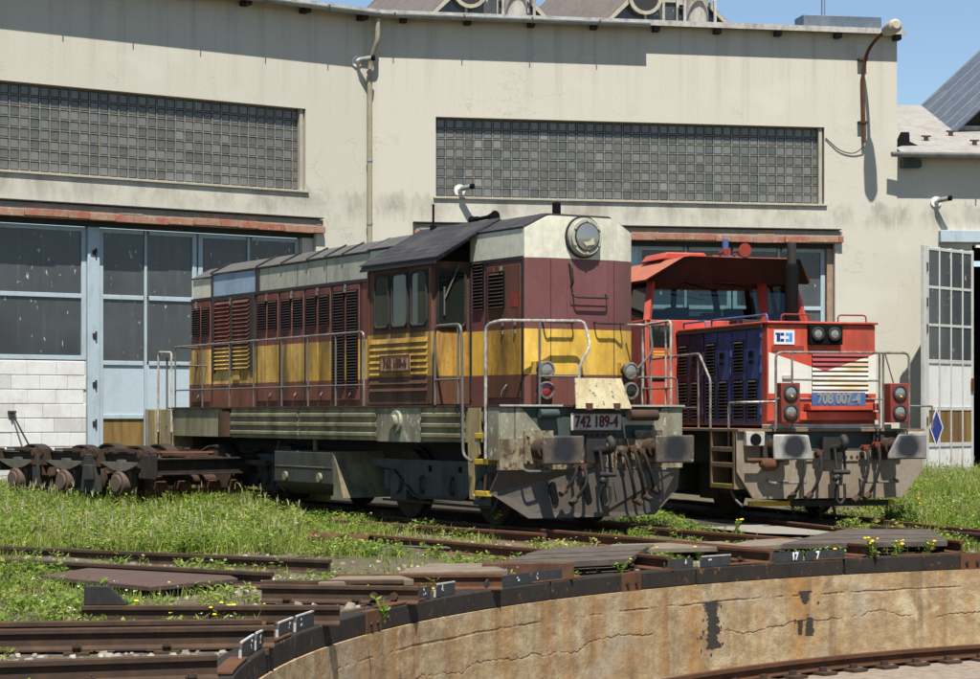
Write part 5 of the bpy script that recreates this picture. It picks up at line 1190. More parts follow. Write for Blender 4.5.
    obj("front_railing", rl, 'chrome', L)
    for s in (1, -1):
        v = .75 if s > 0 else -.95
        lb = obj("lamp_box", MB().box(.36, .58, v - .145, v + .145, 1.385, 1.945), 'red_dark', L, bevel=.01)
        lampset(L, .35, v, 1.81, .098, 'lens', 'glint_amber', 'under', 'black_steel', .012); lampset(L, .35, v, 1.54, .098, 'lens', 'glint_red', 'under', 'black_steel', .012)
    np_ = obj("number_plate", MB().box(.375, .395, -.42, .415, 1.625, 1.815), 'blue', L, bevel=.006)
    textmesh("digits", "708 007-4", .205, 'digits_grey', np_, Matrix.Translation((.372, .0, 1.72)) @ Matrix.Rotation(R(-90), 4, 'Z') @ Matrix.Rotation(R(90), 4, 'X'), .009, .80, .003)
    # left side rails and steps
    rod("side_railing", L, [(3.95, 1.42, 2.36), (2.05, 1.42, 2.39), (1.64, 1.42, 2.0), (1.64, 1.42, .98)], .02, 'chrome', .06); rod("side_railing", L, [(2.08, 1.42, 1.3), (2.08, 1.42, 2.37)], .017, 'chrome')
    rod("side_railing", L, [(.98, 1.42, 1.0), (.98, 1.42, 1.66), (.60, 1.42, 1.67), (.42, .95, 1.68)], .019, 'chrome', .06); rod("side_railing", L, [(4.2, 1.42, 1.60), (2.1, 1.42, 1.60)], .013, 'rail_grey')
    sp = obj("step_ladder", MB().box(1.50, 1.56, 1.20, 1.46, .45, 1.26), 'step', L); obj("ladder_side", MB().box(.70, .76, 1.20, 1.46, .45, 1.26), 'step', sp)
    obj("riser", MB().box(.761, 1.499, 1.20, 1.22, .98, 1.26), 'step', sp)
    for z in (1.02, .80, .50): obj("step", MB().box(.761, 1.499, 1.221, 1.46, z - .05, z + .02), 'yellow_step' if z < .6 else 'step', sp, bevel=.006)
    rod("step_pipe", L, [(.9, 1.42, .42), (.8, 1.40, .30), (.6, 1.38, .22)], .018, 'rail_grey')
    # --- cab
    c0, c1, cw = 4.26, 6.35, 1.40
    obj("cab_base", MB().box(c0, c1, -cw, cw, 1.27, 2.985), 'red', L, bevel=.012)
    zt = 3.60
    def post(a, b, w=.05, mat='red', name="window_post"): return obj(name, MB().tube([a, b], w, 4), mat, L, smooth=False)
    for s, mt in ((1, 'red'), (-1, 'red')):
        post((c0 + .03, s * 1.35, 2.97), (c0 + .20, s * 1.22, zt + .04), .07, mt); post((c1 - .03, s * 1.35, 2.97), (c1 - .15, s * 1.22, zt + .04), .07, mt); post((5.3, s * 1.36, 2.97), (5.3, s * 1.24, zt + .04), .05, mt)
    post((c0 + .03, -.66, 2.97), (c0 + .16, -.66, zt + .04), .085, 'red_dark'); post((c1 - .05, .1, 2.97), (c1 - .1, .1, zt + .04), .05, 'black_steel'); post((c1 - .05, -.75, 2.97), (c1 - .25, -.55, zt + .04), .06, 'black')
    def pane(q, nm="windscreen"):
        n = len(q); cen = sum((Vector(p) for p in q), Vector()) / n; nr = (Vector(q[1]) - Vector(q[0])).cross(Vector(q[2]) - Vector(q[0])).normalized() * .004
        mb = MB().add([Vector(p) + nr for p in q] + [Vector(p) - nr for p in q], [tuple(range(n)), tuple(range(n, 2 * n))[::-1]] + [(i, (i + 1) % n, n + (i + 1) % n, n + i) for i in range(n)])
        obj(nm, mb, 'clear', L, smooth=False)
    pane([(c0 + .03, 1.32, 2.99), (c0 + .03, -.60, 2.99), (c0 + .19, -.60, zt), (c0 + .19, 1.20, zt)]); pane([(c0 + .03, -.74, 2.99), (c0 + .03, -1.32, 2.99), (c0 + .19, -1.20, zt), (c0 + .19, -.74, zt)])
    pane([(c1 - .03, 1.32, 2.99), (c1 - .03, -1.32, 2.99), (c1 - .15, -1.20, zt), (c1 - .15, 1.20, zt)], "rear_window")
    for s in (1, -1): pane([(c0 + .1, s * 1.36, 2.99), (c1 - .1, s * 1.36, 2.99), (c1 - .2, s * 1.235, zt), (c0 + .24, s * 1.235, zt)], "side_window")
    rf = [(-1.34, zt + .0), (1.34, zt + .0), (1.42, zt + .01), (.92, 3.95), (.80, 3.97), (-.95, 3.97), (-1.08, 3.94), (-1.42, zt + .01)]
    vs = []; 
    for k, (a, z) in enumerate(rf): vs.append((4.20 if z < 3.8 else 3.86, a, z))
    for k, (a, z) in enumerate(rf): vs.append((6.45 if z < 3.8 else 6.55, a, z))
    n = len(rf); obj("cab_roof", MB().add(vs, [tuple(range(n))[::-1], tuple(range(n, 2 * n))] + [(i, (i + 1) % n, n + (i + 1) % n, n + i) for i in range(n)]), 'red_roof', L, smooth=False)
    # visor sheet, near-black: the shade under the roof front is painted in
    obj("visor", MB().add([(4.19, 1.38, zt + .005), (4.19, -1.38, zt + .005), (3.84, -1.06, 3.955), (3.84, .90, 3.955), (4.205, 1.38, zt - .015), (4.205, -1.38, zt - .015), (3.855, -1.06, 3.945), (3.855, .90, 3.945)], [(0, 1, 2, 3), (4, 7, 6, 5), (0, 4, 5, 1), (1, 5, 6, 2), (2, 6, 7, 3), (3, 7, 4, 0)]), 'visor', L, smooth=False)
    obj("roof_hump", MB().prism([(.15 + 0, 3.965), (1.0, 3.965), (.9, 4.08), (.25, 4.08)], 0, 4.6, 5.5), 'red', L, bevel=.02)
    hn = MB().cyl((4.3, .02, 3.95), (4.3, .02, 4.28), .05, 12); obj("beacon_post", hn, 'blue', L)
    hn = MB()
    for v, z, l, r0 in ((-.12, 4.08, .45, .11), (.12, 4.06, .30, .055)): hn.tube([(4.3, v, z), (4.3 - l * .6, v, z), (4.3 - l * .85, v, z), (4.3 - l, v, z)], [.022, .03, .06, r0], 14)
    hn.cyl((4.3, -.2, 4.0), (4.3, .25, 4.0), .025, 8); obj("horn", hn, 'red_dark', L); obj("horn_mouth", MB().cyl((3.856, -.12, 4.08), (3.852, -.12, 4.08), .09, 14), 'black', L)
    # cab interior: desk, seat backs
    obj("desk", MB().box(4.35, 4.75, -.2, 1.1, 2.6, 3.06).box(4.5, 4.7, .55, .9, 3.06, 3.2).box(4.45, 4.7, .1, .3, 3.06, 3.12), 'black_steel', L, bevel=.02); obj("seat", MB().box(5.5, 5.62, .5, 1.0, 2.4, 3.2).box(5.5, 5.62, -1.0, -.5, 2.4, 3.25), 'black', L, bevel=.04)
    obj("wiper", MB().tube([(4.14, .8, 3.57), (4.16, .25, 3.45)], .012, 6).tube([(4.14, .3, 3.57), (4.18, -.3, 3.52)], .012, 6), 'black', L)
    # cab front door beside the hood on the left, with window and yellow notice
    dr = obj("cab_door", MB().box(c0 - .022, c0 - .001, .90, 1.36, 1.32, 2.93), 'red', L, bevel=.006)
    obj("door_window", MB().box(c0 - .028, c0 - .0225, .95, 1.31, 2.56, 2.90), 'cabglass', dr)
    for k, w_ in enumerate((.20, .19, .21)):
        textmesh("notice_line", ("|||||||||", "| ||||||", "|| |||||")[k], .075, 'decal_yellow', dr, Matrix.Translation((c0 - .0245, 1.17, 2.48 - k * .05)) @ Matrix.Rotation(R(-90), 4, 'Z') @ Matrix.Rotation(R(90), 4, 'X'), .004, .75, .001) if False else obj("notice_line", MB().box(c0 - .0245, c0 - .0222, 1.07, 1.07 + w_, 2.47 - k * .045, 2.495 - k * .045), 'decal_yellow', dr)
    obj("warning_bolt", MB().prism([(1.02, 2.52), (.985, 2.46), (1.0, 2.46), (.98, 2.39), (1.02, 2.455), (1.003, 2.455)], 0, c0 - .0245, c0 - .0222), 'decal_yellow', dr)
    obj("door_slot", MB().box(c0 - .026, c0 - .0222, 1.08, 1.3, 2.02, 2.07), 'black', dr); obj("vent_slot", MB().box(c0 - .026, c0 - .0222, .92, 1.0, 1.34, 1.5), 'black', dr)
    rod("cab_handrail", L, [(4.22, 1.46, 1.30), (4.20, 1.46, 2.90), (3.10, 1.44, 2.92), (3.10, 1.44, 1.30)], .021, 'whitepole', .1); rod("cab_handrail", L, [(4.2, 1.46, 1.9), (3.08, 1.44, 1.9)], .015, 'chrome'); rod("cab_handrail", L, [(3.3, 1.44, 2.9), (3.3, 1.44, 1.3)], .018, 'whitepole')
    # exhaust stack
    ex = obj("exhaust_stack", MB().tube([(3.6, -.80, 2.82), (3.6, -.80, 3.80), (3.6, -.80, 3.83), (3.6, -.80, 3.86)], [.105, .105, .10, .08], 18), 'black', L); obj("stack_pipe", MB().tube([(3.6, -.80, 3.86), (3.6, -.80, 4.18), (3.6, -.80, 4.19)], [.072, .072, .062], 18), 'under', ex)
    # rear hood, wheels
    obj("rear_hood", MB().box(c1 + .01, 8.7, -.84, .84, 1.34, 2.6), 'red', L); obj("rear_platform", MB().box(c1, 8.85, -1.45, 1.45, 1.262, 1.298), 'step', L)
    for u in (2.55, 6.0): wheelset(L, u, .5); 
    [obj('axle_guard', MB().box(a, b, y0, y1, z0, .8), 'under', L) for a, b, y0, y1, z0 in ((2.2, 2.9, .95, 1.05, .25), (5.65, 6.35, .95, 1.05, .25), (1.5, 1.9, .6, 1.15, .35))]
    obj("brake_gear", MB().cyl((1.6, .95, .3), (5, .95, .3), .03, 8).box(3.3, 5.0, .5, 1.2, .35, .8), 'tank', L)
    obj("rear_buffer", MB().cyl((8.85, .875, 1.05), (9.4, .875, 1.05), .1, 12).cyl((8.85, -.875, 1.05), (9.4, -.875, 1.05), .1, 12), 'under', L)
M['emblem_navy'] = paint("emblem_navy", (.015, .03, .13), (.05, .05, .1), .1, 3); M['emblem_sky'] = paint("emblem_sky", (.06, .26, .62), (.1, .2, .4), .1, 3)
M['visor'] = paint("visor_shade", (.008, .006, .006), (.012, .009, .009), .4, 2, .6, .6, .3)
M['yellow_step'] = paint("worn_yellow_step", (.30, .24, .05), (.12, .08, .04), .6, 3, .6, .8, .2)
loco708()

# ------------------------------------------------------------------ old three-axle bogie in the grass
def old_bogie():
    a = R(44); Mx = Matrix.Translation((-4.63, 34.35, -.06)) @ Matrix.Rotation(a + R(90), 4, 'Z')
    L = thing("old_bogie", "rusty dark three-axle bogie standing in tall grass before the white block wall", "bogie", Mx)
    hw = 1.06; m = 'rust_dark'
    for s in (1, -1):
        y = s * hw; ya, yb = min(y, y - .05 * s), max(y, y - .05 * s)
        sd = obj("side_frame", MB().box(-.05, 4.35, ya, yb, .80, .93).box(-.05, 4.35, min(y + .04 * s, y - .12 * s), max(y + .04 * s, y - .12 * s), .935, .96), 'bogie_rust', L)
        for u in (.65, 2.25, 3.75):
            obj("axle_guard", MB().prism([(u - .62, .80), (u + .62, .80), (u + .30, .62), (u + .28, .25), (u + .17, .25), (u + .16, .62), (u - .16, .62), (u - .17, .25), (u - .28, .25), (u - .30, .62)], 1, ya, yb), 'bogie_rust', sd)
            obj("axle_box", MB().cyl((u, y - .10 * s, .46), (u, y + .16 * s, .46), .19, 18).cyl((u, y + .16 * s, .46), (u, y + .20 * s, .46), .14, 18).box(u - .19, u + .19, ya - .03, yb + .03, .46, .66), 'axle_brown', sd, bevel=.01)
            sp = obj("leaf_spring", MB().prism([(u - .6, .80), (u + .6, .80), (u + .45, .75), (u + .16, .665), (u - .16, .665), (u - .45, .75)], 1, min(y + .02 * s, y + .11 * s), max(y + .02 * s, y + .11 * s)).box(u - .06, u + .06, min(y + .0, y + .13 * s), max(y, y + .13 * s), .62, .84), 'spring_grey', sd)
            for du in (-.62, .62): obj("spring_hanger", MB().box(u + du - .07, u + du + .07, min(y + .0, y + .15 * s), max(y, y + .15 * s), .72, .99).cyl((u + du, y, .93), (u + du, y + .17 * s, .93), .06, 10), m, sd)
            obj("bolt_head", MB().cyl((u + .35, y, .97), (u + .35, y, 1.0), .07, 8).cyl((u - .35, y, .97), (u - .35, y, 1.0), .06, 8).box(u - .13, u + .13, min(y - .1 * s, y + .06 * s), max(y - .1 * s, y + .06 * s), .961, 1.01), m, sd)
        obj("brake_bracket", MB().prism([(1.60, .92), (1.30, .92), (1.22, .30), (1.72, .30)], 1, min(y + .05 * s, y + .16 * s), max(y + .05 * s, y + .16 * s)).box(1.28, 1.5, min(y + .16 * s, y + .24 * s), max(y + .16 * s, y + .24 * s), .5, .75), 'under', sd, bevel=.015); obj("brake_bracket", MB().box(3.02, 3.2, min(y + .05 * s, y + .14 * s), max(y + .05 * s, y + .14 * s), .35, .9), 'under', sd, bevel=.015)
    for u in (.65, 2.25, 3.75):
        wheelset(L, u, .49, mat=m)
        for s in (1, -1):
            n = 12; vs = []; arc = MB()
            pts = [(u +   .59 * math.cos(math.pi * (.18 + .64 * k / n)), .47 +   .59 * math.sin(math.pi * (.18 + .64 * k / n))) for k in range(n + 1)]; inn = [(u + .56 * math.cos(math.pi * (.18 + .64 * k / n)), .47 + .56 * math.sin(math.pi * (.18 + .64 * k / n))) for k in range(n, -1, -1)]
            obj("wheel_guard", arc.prism(pts + inn, 1, s * .66, s * .88), 'bogie_rust', L)
    obj("end_beam", MB().box(-.17, -.05, -1.12, 1.12, .84, .87).box(-.17, -.05, -1.12, 1.12, .60, .63).box(-.10, -.05, -1.12, 1.12, .63, .84).box(-.22, .0, 1.05, 1.22, .56, .92).box(-.22, .0, -1.25, -1.08, .60, .90), 'bogie_rust', L, bevel=.006)
    tr = MB()
    for u in (1.45, 3.0): tr.box(u - .12, u + .12, -1.0, 1.0, .70, .90)
    tr.box(-.05, 4.3, -.35, -.28, .74, .88).box(-.05, 4.3, .28, .35, .74, .88).box(4.35, 4.45, -1.1, 1.1, .6, .9); obj("cross_beam", tr, m, L, bevel=.006)
    bk = MB().cyl((.15, -1.0, .33), (.15, 1.0, .33), .045, 10).cyl((.1, -.9, .66), (.1, .95, .66), .03, 8)
    for v in (-.75, -.3, .3, .75): bk.cyl((.15, v - .10, .40), (.15, v + .10, .40), .10, 12)
    bk.tube([(.2, .8, .94), (1.3, -.3, .94)], .035, 6).tube([(.0, -.2, .94), (1.0, .9, .94)], .03, 6).box(.0, .9, -.1, .5, .90, .93).tube([(.0, -1.2, .8), (-.12, -1.3, .55), (-.05, -1.35, .35)], .03, 8)
    obj("brake_gear", bk, 'rust', L)
    obj("bolster", MB().cyl((2.2, 0, .8), (2.2, 0, 1.0), .3, 18).box(1.7, 2.7, -.5, .5, .7, .82), m, L)
M['bogie_rust'] = paint("bogie_rust", (.028, .024, .021), (.075, .048, .032), .5, 2.4, .7, .8, .2)
M['axle_brown'] = paint("axle_brown", (.12, .085, .062), (.05, .038, .03), .5, 3, .7, .8, .2)
M['spring_grey'] = paint("spring_grey", (.13, .12, .095), (.05, .04, .03), .5, 3, .7, .8, .2)
old_bogie()

# ------------------------------------------------------------------ vegetation
def veg_mat(name, stops, tr=.35):
    t = NT(name); g = t.n("NewGeometry"); c = t.ramp(g.outputs["Random Per Island"], stops)
    big = t.noise(t.obj(), .8, 5, .65); c = t.mix(t.ramp(big, [(.46, 0.0), (.66, .62)]), c, (.34, .31, .11)); dk = t.noise(t.obj(), 1.7, 3); c = t.mix(t.ramp(dk, [(.52, 0.0), (.70, .5)]), c, (.05, .11, .02))
    t.fin(c, .75, .2); d = t.n("BsdfTranslucent"); t.l(c, d.inputs[0]); mx = t.n("MixShader"); mx.inputs[0].default_value = tr
    t.l(t.b.outputs[0], mx.inputs[1]); t.l(d.outputs[0], mx.inputs[2]); t.l(mx.outputs[0], t.t.nodes["Material Output"].inputs[0]); return t.m
GRASS = veg_mat("grass_blades", [(0, (.08, .145, .014)), (.35, (.155, .25, .022)), (.64, (.25, .33, .040)), (.84, (.38, .385, .085)), (1, (.50, .45, .18))])
WEED = veg_mat("weed_leaves", [(0, (.065, .13, .015)), (.5, (.13, .22, .028)), (1, (.24, .30, .05))])
STRAW = veg_mat("straw_heads", [(0, (.34, .32, .14)), (.5, (.44, .41, .22)), (1, (.55, .52, .33))])
PETAL = paint("yellow_petals", (.78, .56, .02), (.6, .4, .02), .2, 20); WPETAL = paint("white_petals", (.75, .75, .68), (.6, .6, .5), .2, 20)
def mesh_np(name, V, F4, mat, kind='stuff', parent=None, Mx=None):
    me = bpy.data.meshes.new(name); n = len(V); V = np.ascontiguousarray(V, np.float32)
    me.vertices.add(n); me.vertices.foreach_set("co", V.ravel()); k = F4.shape[1]; nf = len(F4)
    me.loops.add(nf * k); me.loops.foreach_set("vertex_index", F4.astype(np.int32).ravel()); me.polygons.add(nf)
    me.polygons.foreach_set("loop_start", np.arange(nf, dtype=np.int32) * k); me.update(calc_edges=True); me.materials.append(mat)
    return obj(name, me, None, parent, Mx, kind=kind)
def blades(P, H, W, lean=.35):
    """P (n,3) roots; each blade = two quads (6 verts), bent"""
    n = len(P); a = rng.uniform(0, 2 * np.pi, n); b = rng.uniform(0, 2 * np.pi, n); l = np.abs(rng.normal(0, lean, n))
    side = np.stack([np.cos(a), np.sin(a), np.zeros(n)], 1); ld = np.stack([np.cos(b), np.sin(b), np.zeros(n)], 1); up = np.array([0, 0, 1.0])
    mid = P + up * (H * .55)[:, None] + ld * (H * l * .35)[:, None]; tip = P + up * (H * np.sqrt(np.clip(1 - l * l * .6, .2, 1)))[:, None] + ld * (H * l)[:, None]
    w = W[:, None]; V = np.stack([P - side * w * .5, P + side * w * .5, mid + side * w * .4, mid - side * w * .4, tip + side * w * .06, tip - side * w * .06], 1).reshape(-1, 3)
    i = np.arange(n)[:, None] * 6; F = np.concatenate([i + [0, 1, 2, 3], i + [3, 2, 4, 5]], 0); return V, F
def leaves(P, D, Ln, W):
    """diamond leaves rooted at P pointing along D"""
    n = len(P); up = np.tile([0, 0, 1.0], (n, 1)); s = np.cross(D, up); s /= np.linalg.norm(s, axis=1, keepdims=True) + 1e-6; s += rng.normal(0, .35, s.shape)
    m = P + D * (Ln * .5)[:, None]; V = np.stack([P, m + s * (W * .5)[:, None], P + D * Ln[:, None], m - s * (W * .5)[:, None]], 1).reshape(-1, 3)
    return V, np.arange(n)[:, None] * 4 + np.array([0, 1, 2, 3])
def seg_d(x, y, a, b):
    a = np.array(a[:2]); b = np.array(b[:2]); d = b - a; t = np.clip(((x - a[0]) * d[0] + (y - a[1]) * d[1]) / (d @ d), 0, 1)
    return np.hypot(x - a[0] - t * d[0], y - a[1] - t * d[1])
def to_local(V, x, y):
    o = V.translation; ux = V.col[0]; uy = V.col[1]; return (x - o.x) * ux.x + (y - o.y) * ux.y, (x - o.x) * uy.x + (y - o.y) * uy.y
bpy.context.view_layer.update()
RAILS = [(o.matrix_world @ Vector((0, 0, 0)), o.matrix_world @ Vector((max(v.co.x for v in o.data.vertices), 0, 0))) for o in bpy.data.objects if o.name.startswith("rail") and o.get("category") == "rail"]
FLAT = []
for o in bpy.data.objects:
    if o.name.split('.')[0] in ('sandy_slab', 'sandy_board', 'steel_plate', 'plank', 'edge_board', 'path'):
        FLAT.append(np.array([(o.matrix_world @ v.co)[:2] for v in o.data.vertices[:len(o.data.vertices) // (1 if o.name == 'path' else 2)]]))
def inpoly(x, y, P):
    r = np.zeros(len(x), bool); n = len(P)
    for i in range(n):
        (x0, y0), (x1, y1) = P[i], P[(i + 1) % n]
        c = ((y0 > y) != (y1 > y)) & (x < (x1 - x0) * (y - y0) / (y1 - y0 + 1e-12) + x0); r ^= c
    return r
def field(n, seed):
    """random ground points in the wedge the camera looks into (a little wider), with px/py of where they lie"""
    r = np.random.default_rng(seed); Y = 10 + 38 * r.uniform(0, 1, n) ** .72; X = Y * r.uniform(-.262, .262, n); return X, Y
def density(X, Y):
    px = 490 + 2126.4 * X / Y; py = 415.12 + 2126.4 * (CAM_H + .12) / Y
    d = np.zeros(len(X)); h = np.full(len(X), .14)
    nz = fbm(X * .9, Y * .55, 21); nf = fbm(X * 2.6, Y * 1.6, 33)
    def zone(m, dd, hh):
        d[m] = np.maximum(d[m], (dd[m] if hasattr(dd, '__len__') else dd)); h[m] = hh
    left = px < 520 - (py - 490) * .2
    zone((Y > 32.5) & (px < 330), 1.0 * (nz > .25), .34)
    zone((Y > 24.6) & (Y <= 33.5) & (px < 365), 1.0 * np.clip((nz - .16) * 4, 0, 1) * np.clip((nf - .22) * 5, .15, 1), .25)
    zone((Y > 24.3) & (Y <= 33) & (px >= 300) & (px < 700), np.clip((nf - .41) * 3.6, 0, 1) * .8, .16)
    zone((Y > 20.5) & (Y <= 24.6) & (px < 480), np.clip((nz - .32) * 3, 0, 1) * np.clip((nf - .36) * 4, 0, 1) * .7, .14)
    zone((Y > 18.8) & (Y <= 21.0) & (px < 520), np.clip((nf - .36) * 4, 0, 1) * .6, .13)
    zone((Y > 15.7) & (Y <= 20.3) & (px < 270), np.clip((nz - .26) * 4, 0, 1) * np.clip((nf - .34) * 4, 0, 1) * .9, .13)
    zone((Y > 10) & (Y <= 15.7) & (px < 330), np.clip((nf - .62) * 3, 0, 1) * .25, .09)
    zone((Y > 18.5) & (Y <= 27) & (px >= 480) & (px < 990), np.clip((nf - .38) * 3.2, 0, 1) * .75, .13)
    zone((Y > 27) & (Y <= 35) & (px >= 640) & (px < 905), np.clip((nf - .42) * 3, 0, 1) * .5, .17)
    zone((Y > 26.5) & (px >= 885), 1.0 * np.clip((nz - .16) * 4, 0, 1), .30)
    zone((Y > 36) & (px >= 860), 1.0, .42)
    ok = np.hypot(X - RC.x, Y - RC.y) > RR + .30
    for P in FLAT: ok &= ~inpoly(X, Y, P)
    for a, b in RAILS:
        sd2 = seg_d(X, Y, a, b); ok &= sd2 > .07; d = d * np.clip((sd2 - .05) / .35, .25, 1); h = np.minimum(h, .06 + sd2 * .35)
    for V, L0, L1, m in ((V742, .4, 13.8, .14), (V708, .6, 9.5, .15)):
        u, v = to_local(V, X, Y); ins = (u > L0) & (u < L1) & (np.abs(v) < 1.2); d[ins] *= m; h[ins] *= .6
    # nothing grows inside the sheds
    for F in (F1, F2, F3):
        w_, y_ = to_local(F, X, Y); ok &= ~((y_ > -.1) & (np.abs(w_) < 9))
    return d * ok, h, px
def grass():
    X, Y = field(430000, 5); d, h, px = density(X, Y); k = rng.uniform(0, 1, len(X)) < d * np.clip(Y / 34, .35, 1); X, Y, h, px = X[k], Y[k], h[k], px[k]
    cl = fbm(X * 1.7, Y * 1.2, 8); H = h * (.32 + .95 * cl) * rng.uniform(.5, 1.35, len(X)); W = rng.uniform(.007, .016, len(X)) * np.clip(Y / 28, .7, 1.4)
    V, F = blades(np.stack([X, Y, gz(X, Y) - .02], 1), H, W, .42); mesh_np("grass", V, F, GRASS)
    print("grass blades", len(X))
    # broad-leaved ground weeds
    X, Y = field(95000, 9); d, h, px = density(X, Y); nf = fbm(X * 1.3, Y * .9, 51); k = rng.uniform(0, 1, len(X)) < d * np.clip((nf - .33) * 4, 0, 1) * np.clip(Y / 34, .4, 1); X, Y, h = X[k], Y[k], h[k]
    n = len(X); m = 16; base = np.repeat(np.stack([X, Y, gz(X, Y)], 1), m, 0); hh = np.repeat(h * rng.uniform(.4, 1.15, n), m); t = rng.uniform(.05, 1, n * m); a = rng.uniform(0, 2 * np.pi, n * m)
    P = base + np.stack([np.cos(a) * .02, np.sin(a) * .02, hh * t], 1); D = np.stack([np.cos(a), np.sin(a), rng.uniform(-.2, .8, n * m)], 1); D /= np.linalg.norm(D, axis=1, keepdims=True)
    V, F = leaves(P, D, rng.uniform(.03, .085, n * m), rng.uniform(.014, .034, n * m)); mesh_np("ground_weeds", V, F, WEED); print("weeds", n)
    # pale seed heads standing above the grass
    X, Y = field(30000, 12); d, h, px = density(X, Y); nf = fbm(X * .8, Y * .6, 71); k = (rng.uniform(0, 1, len(X)) < d * np.clip((nf - .44) * 3, 0, 1) * .55) & (h > .2); X, Y, h = X[k], Y[k], h[k]; n = len(X)
    P = np.stack([X, Y, gz(X, Y)], 1); H = h * rng.uniform(.8, 1.5, n); V, F = blades(P, H, np.full(n, .006), .25); tip = V.reshape(-1, 6, 3)[:, 4]
    V2, F2_ = blades(np.repeat(tip, 3, 0) - [0, 0, .05], np.full(3 * n, .11), np.full(3 * n, .014), .25); mesh_np("seed_heads", np.concatenate([V, V2]), np.concatenate([F, F2_ + len(V)]), STRAW); print("seed", n)
grass()
def blossoms():
    for sd_, mt, cnt, nm in ((41, PETAL, 9000, "yellow_blossoms"), (42, WPETAL, 7000, "white_blossoms")):
        X, Y = field(cnt, sd_); d, h, px = density(X, Y); k = (rng.uniform(0, 1, len(X)) < .28) & (d > .12) & (fbm(X * 1.1, Y * .8, sd_) > .52); X, Y, h = X[k], Y[k], h[k]; n = len(X)
        P = np.repeat(np.stack([X, Y, gz(X, Y) + h * rng.uniform(.7, 1.25, n)], 1), 4, 0); a = np.tile(np.arange(4) * np.pi / 2, n) + np.repeat(rng.uniform(0, 3, n), 4)
        D = np.stack([np.cos(a), np.sin(a), rng.uniform(-.2, .5, 4 * n)], 1); V, F = leaves(P, D, np.full(4 * n, .016), np.full(4 * n, .016)); mesh_np(nm, V, F, mt)
blossoms()
def gravel():
    X, Y = field(60000, 15); px = 490 + 2126.4 * X / Y; r = np.hypot(X - RC.x, Y - RC.y)
    k = (r > RR + .3) & (r < RR + 7) & (rng.uniform(0, 1, len(X)) < np.clip((fbm(X * 1.5, Y * 1.5, 91) - .3) * 2, 0, 1) * np.where(r < RR + 2.6, 1.0, .30))
    for P in FLAT: k &= ~inpoly(X, Y, P)
    for a, b in RAILS: k &= seg_d(X, Y, a, b) > .09
    X, Y = X[k], Y[k]; n = len(X); S = rng.uniform(.012, .042, n) * (1 + (rng.uniform(0, 1, n) > .96) * 1.2)
    base = np.array([(1, 0, -.3), (-.5, .87, -.3), (-.5, -.87, -.3), (.55, .3, .6), (-.45, .45, .55), (.0, -.6, .65)]); F = np.array([(0, 1, 3), (1, 4, 3), (1, 2, 4), (2, 5, 4), (2, 0, 5), (0, 3, 5), (3, 4, 5)])
    a = rng.uniform(0, 6.28, n); V = base[None] * (1 + rng.normal(0, .2, (n, 6, 3))) * S[:, None, None]; c, s = np.cos(a)[:, None], np.sin(a)[:, None]
    V = np.stack([V[..., 0] * c - V[..., 1] * s, V[..., 0] * s + V[..., 1] * c, V[..., 2] * .8], -1) + np.stack([X, Y, gz(X, Y) + S * .15], 1)[:, None]
    t = NT("ballast_stone"); g = t.n("NewGeometry"); c = t.ramp(g.outputs["Random Per Island"], [(0, (.10, .085, .068)), (.5, (.20, .17, .13)), (.88, (.27, .24, .19)), (1, (.36, .33, .28))]); t.bump(t.noise(t.obj(), 60, 4), .4, .005)
    mesh_np("gravel", V.reshape(-1, 3), (np.arange(n)[:, None, None] * 6 + F).reshape(-1, 3), t.fin(c, .9, .15)); print("stones", n)
gravel()
# single weeds one can point at
def plant(x, y, h, lab, flowers=6, grp=None, petal=None, n=26, z=None, seed=1, spread=.10):
    p = pix(x, y, -.12); r = random.Random(seed); t = thing("flowering_weed", lab, "plant", Matrix.Translation((p.x, p.y, float(gz(p.x, p.y)))), grp)
    st = MB(); tips = []
    for k in range(4):
        a = r.uniform(0, 6.28); l = r.uniform(.3, 1) * spread; tp_ = Vector((l * math.cos(a), l * math.sin(a), h * r.uniform(.7, 1))); st.tube([(0, 0, -.03), tp_ * .5 + Vector((0, 0, h * .06)), tp_], [.010, .008, .004], 5); tips.append(tp_)
    obj("stem", st, WEED, t)
    P = []; D = []
    for k in range(n):
        tp_ = r.choice(tips); q = r.uniform(.05, .95); a = r.uniform(0, 6.28); P.append(tp_ * q); D.append((math.cos(a), math.sin(a), r.uniform(.0, .7)))
    P = np.array([tuple(p_) for p_ in P]); D = np.array(D); D /= np.linalg.norm(D, axis=1, keepdims=True); V, F = leaves(P, D, rng.uniform(.05, .11, n) * min(1.3, h * 4), rng.uniform(.022, .042, n)); mesh_np("foliage", V, F, WEED, None, t)
    if flowers:
        fl = MB()
        for k in range(flowers):
            tp_ = r.choice(tips); c = tp_ + Vector((r.uniform(-.035, .035), r.uniform(-.035, .035), r.uniform(-.05, .03))); s = r.uniform(.014, .026); fl.sph(c, s, 6, 4, .6)
        obj("flower", fl, petal or PETAL, t, kind="stuff")
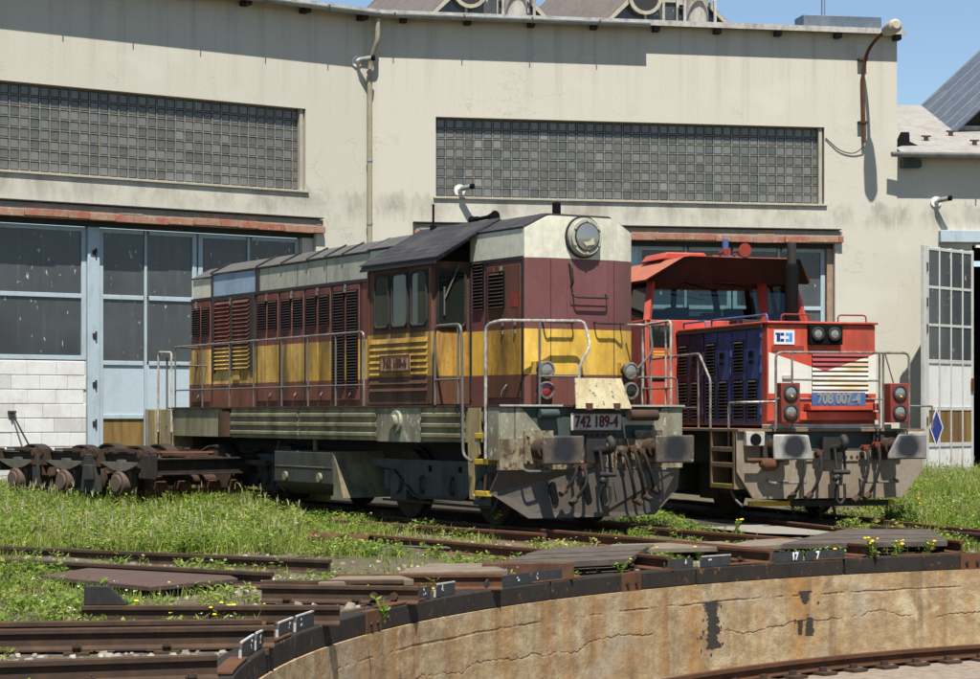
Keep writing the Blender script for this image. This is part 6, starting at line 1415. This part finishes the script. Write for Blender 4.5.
for i, (x, y, h, f, lab) in enumerate([
    (221, 620, .20, 7, "yellow flowering weed in front of the dark rail with the upright plate"), (131, 613, .14, 3, "small weed with a yellow flower beside the upright black end plate"),
    (160, 590, .10, 3, "low weed with yellow flower below the flat steel plate"), (560, 590, .0, 0, ""), (897, 553, .24, 9, "yellow flowering weed right of the plate numbered 7"),
    (872, 555, .30, 6, "tall thin yellow flowering weed just right of the plate numbered 7"), (672, 556, .16, 5, "weed with yellow flowers left of the middle dark plates"), (700, 556, .18, 2, "leafy weed standing behind the middle dark plates"),
    (655, 562, .20, 1, "bushy green weed left of the middle dark plates"), (835, 520, .40, 4, "tall weed before the nose of the red locomotive"), (820, 524, .30, 5, "dark green weed under the red locomotive buffer"),
    (495, 535, .34, 5, "yellow flowering weed beside the yellow locomotive steps"), (915, 520, .36, 8, "yellow flowering weed in the grass right of the red locomotive"), (795, 523, .30, 3, "weed at the foot of the red front plate"),
    (385, 612, .18, 0, "grassy green tuft between short rail and the rim timber"), (575, 528, .22, 2, "low weed under the worn plough"), (440, 590, .14, 2, "small green weed beside the two bolts of the short rail"),
    (735, 535, .2, 3, "weed at the edge of the grey gravel path"), (838, 556, .12, 2, "weed between the number 7 plate and planks"), (928, 552, .22, 6, "bushy weed left of the red rusty joint plate"), (620, 570, .16, 1, "weed growing beside the plank crossing's end")]):
    if lab: plant(x, y, h, lab, f, None, None, 30 if h > .15 else 16, seed=i + 3)
def tall_grass(x, y, h, lab, n=9, seed=0):
    p = pix(x, y, -.1); t = thing("grass_tuft", lab, "plant", Matrix.Translation((p.x, p.y, float(gz(p.x, p.y))))); r = random.Random(seed)
    m = MB(); hd = MB()
    for k in range(n):
        a = r.uniform(0, 6.28); l = r.uniform(.05, .22); e = Vector((l * math.cos(a), l * math.sin(a), h * r.uniform(.65, 1))); m.tube([(0, 0, 0), e * .55 + Vector((0, 0, h * .1)), e], [.006, .005, .003], 4)
        d = Vector((math.cos(a) * .3, math.sin(a) * .3, 1)).normalized(); hd.tube([e, e + d * .05, e + d * .11, e + d * .16], [.004, .016, .013, .002], 5)
    obj("stalk", m, GRASS, t); obj("seed_head", hd, STRAW, t)
tall_grass(266, 507, .48, "tuft of pale feathery seed heads in front of the fuel tank", 10, 3); tall_grass(137, 497, .5, "cream seed heads below the bogie's end beam", 8, 5); tall_grass(52, 502, .45, "pale tuft under the old bogie's axle box", 8, 8); tall_grass(104, 500, .42, "white topped weed between the old bogie's axle boxes", 7, 9); tall_grass(328, 497, .5, "single tall grass stalk beside the fuel tank's slanted end", 2, 10)
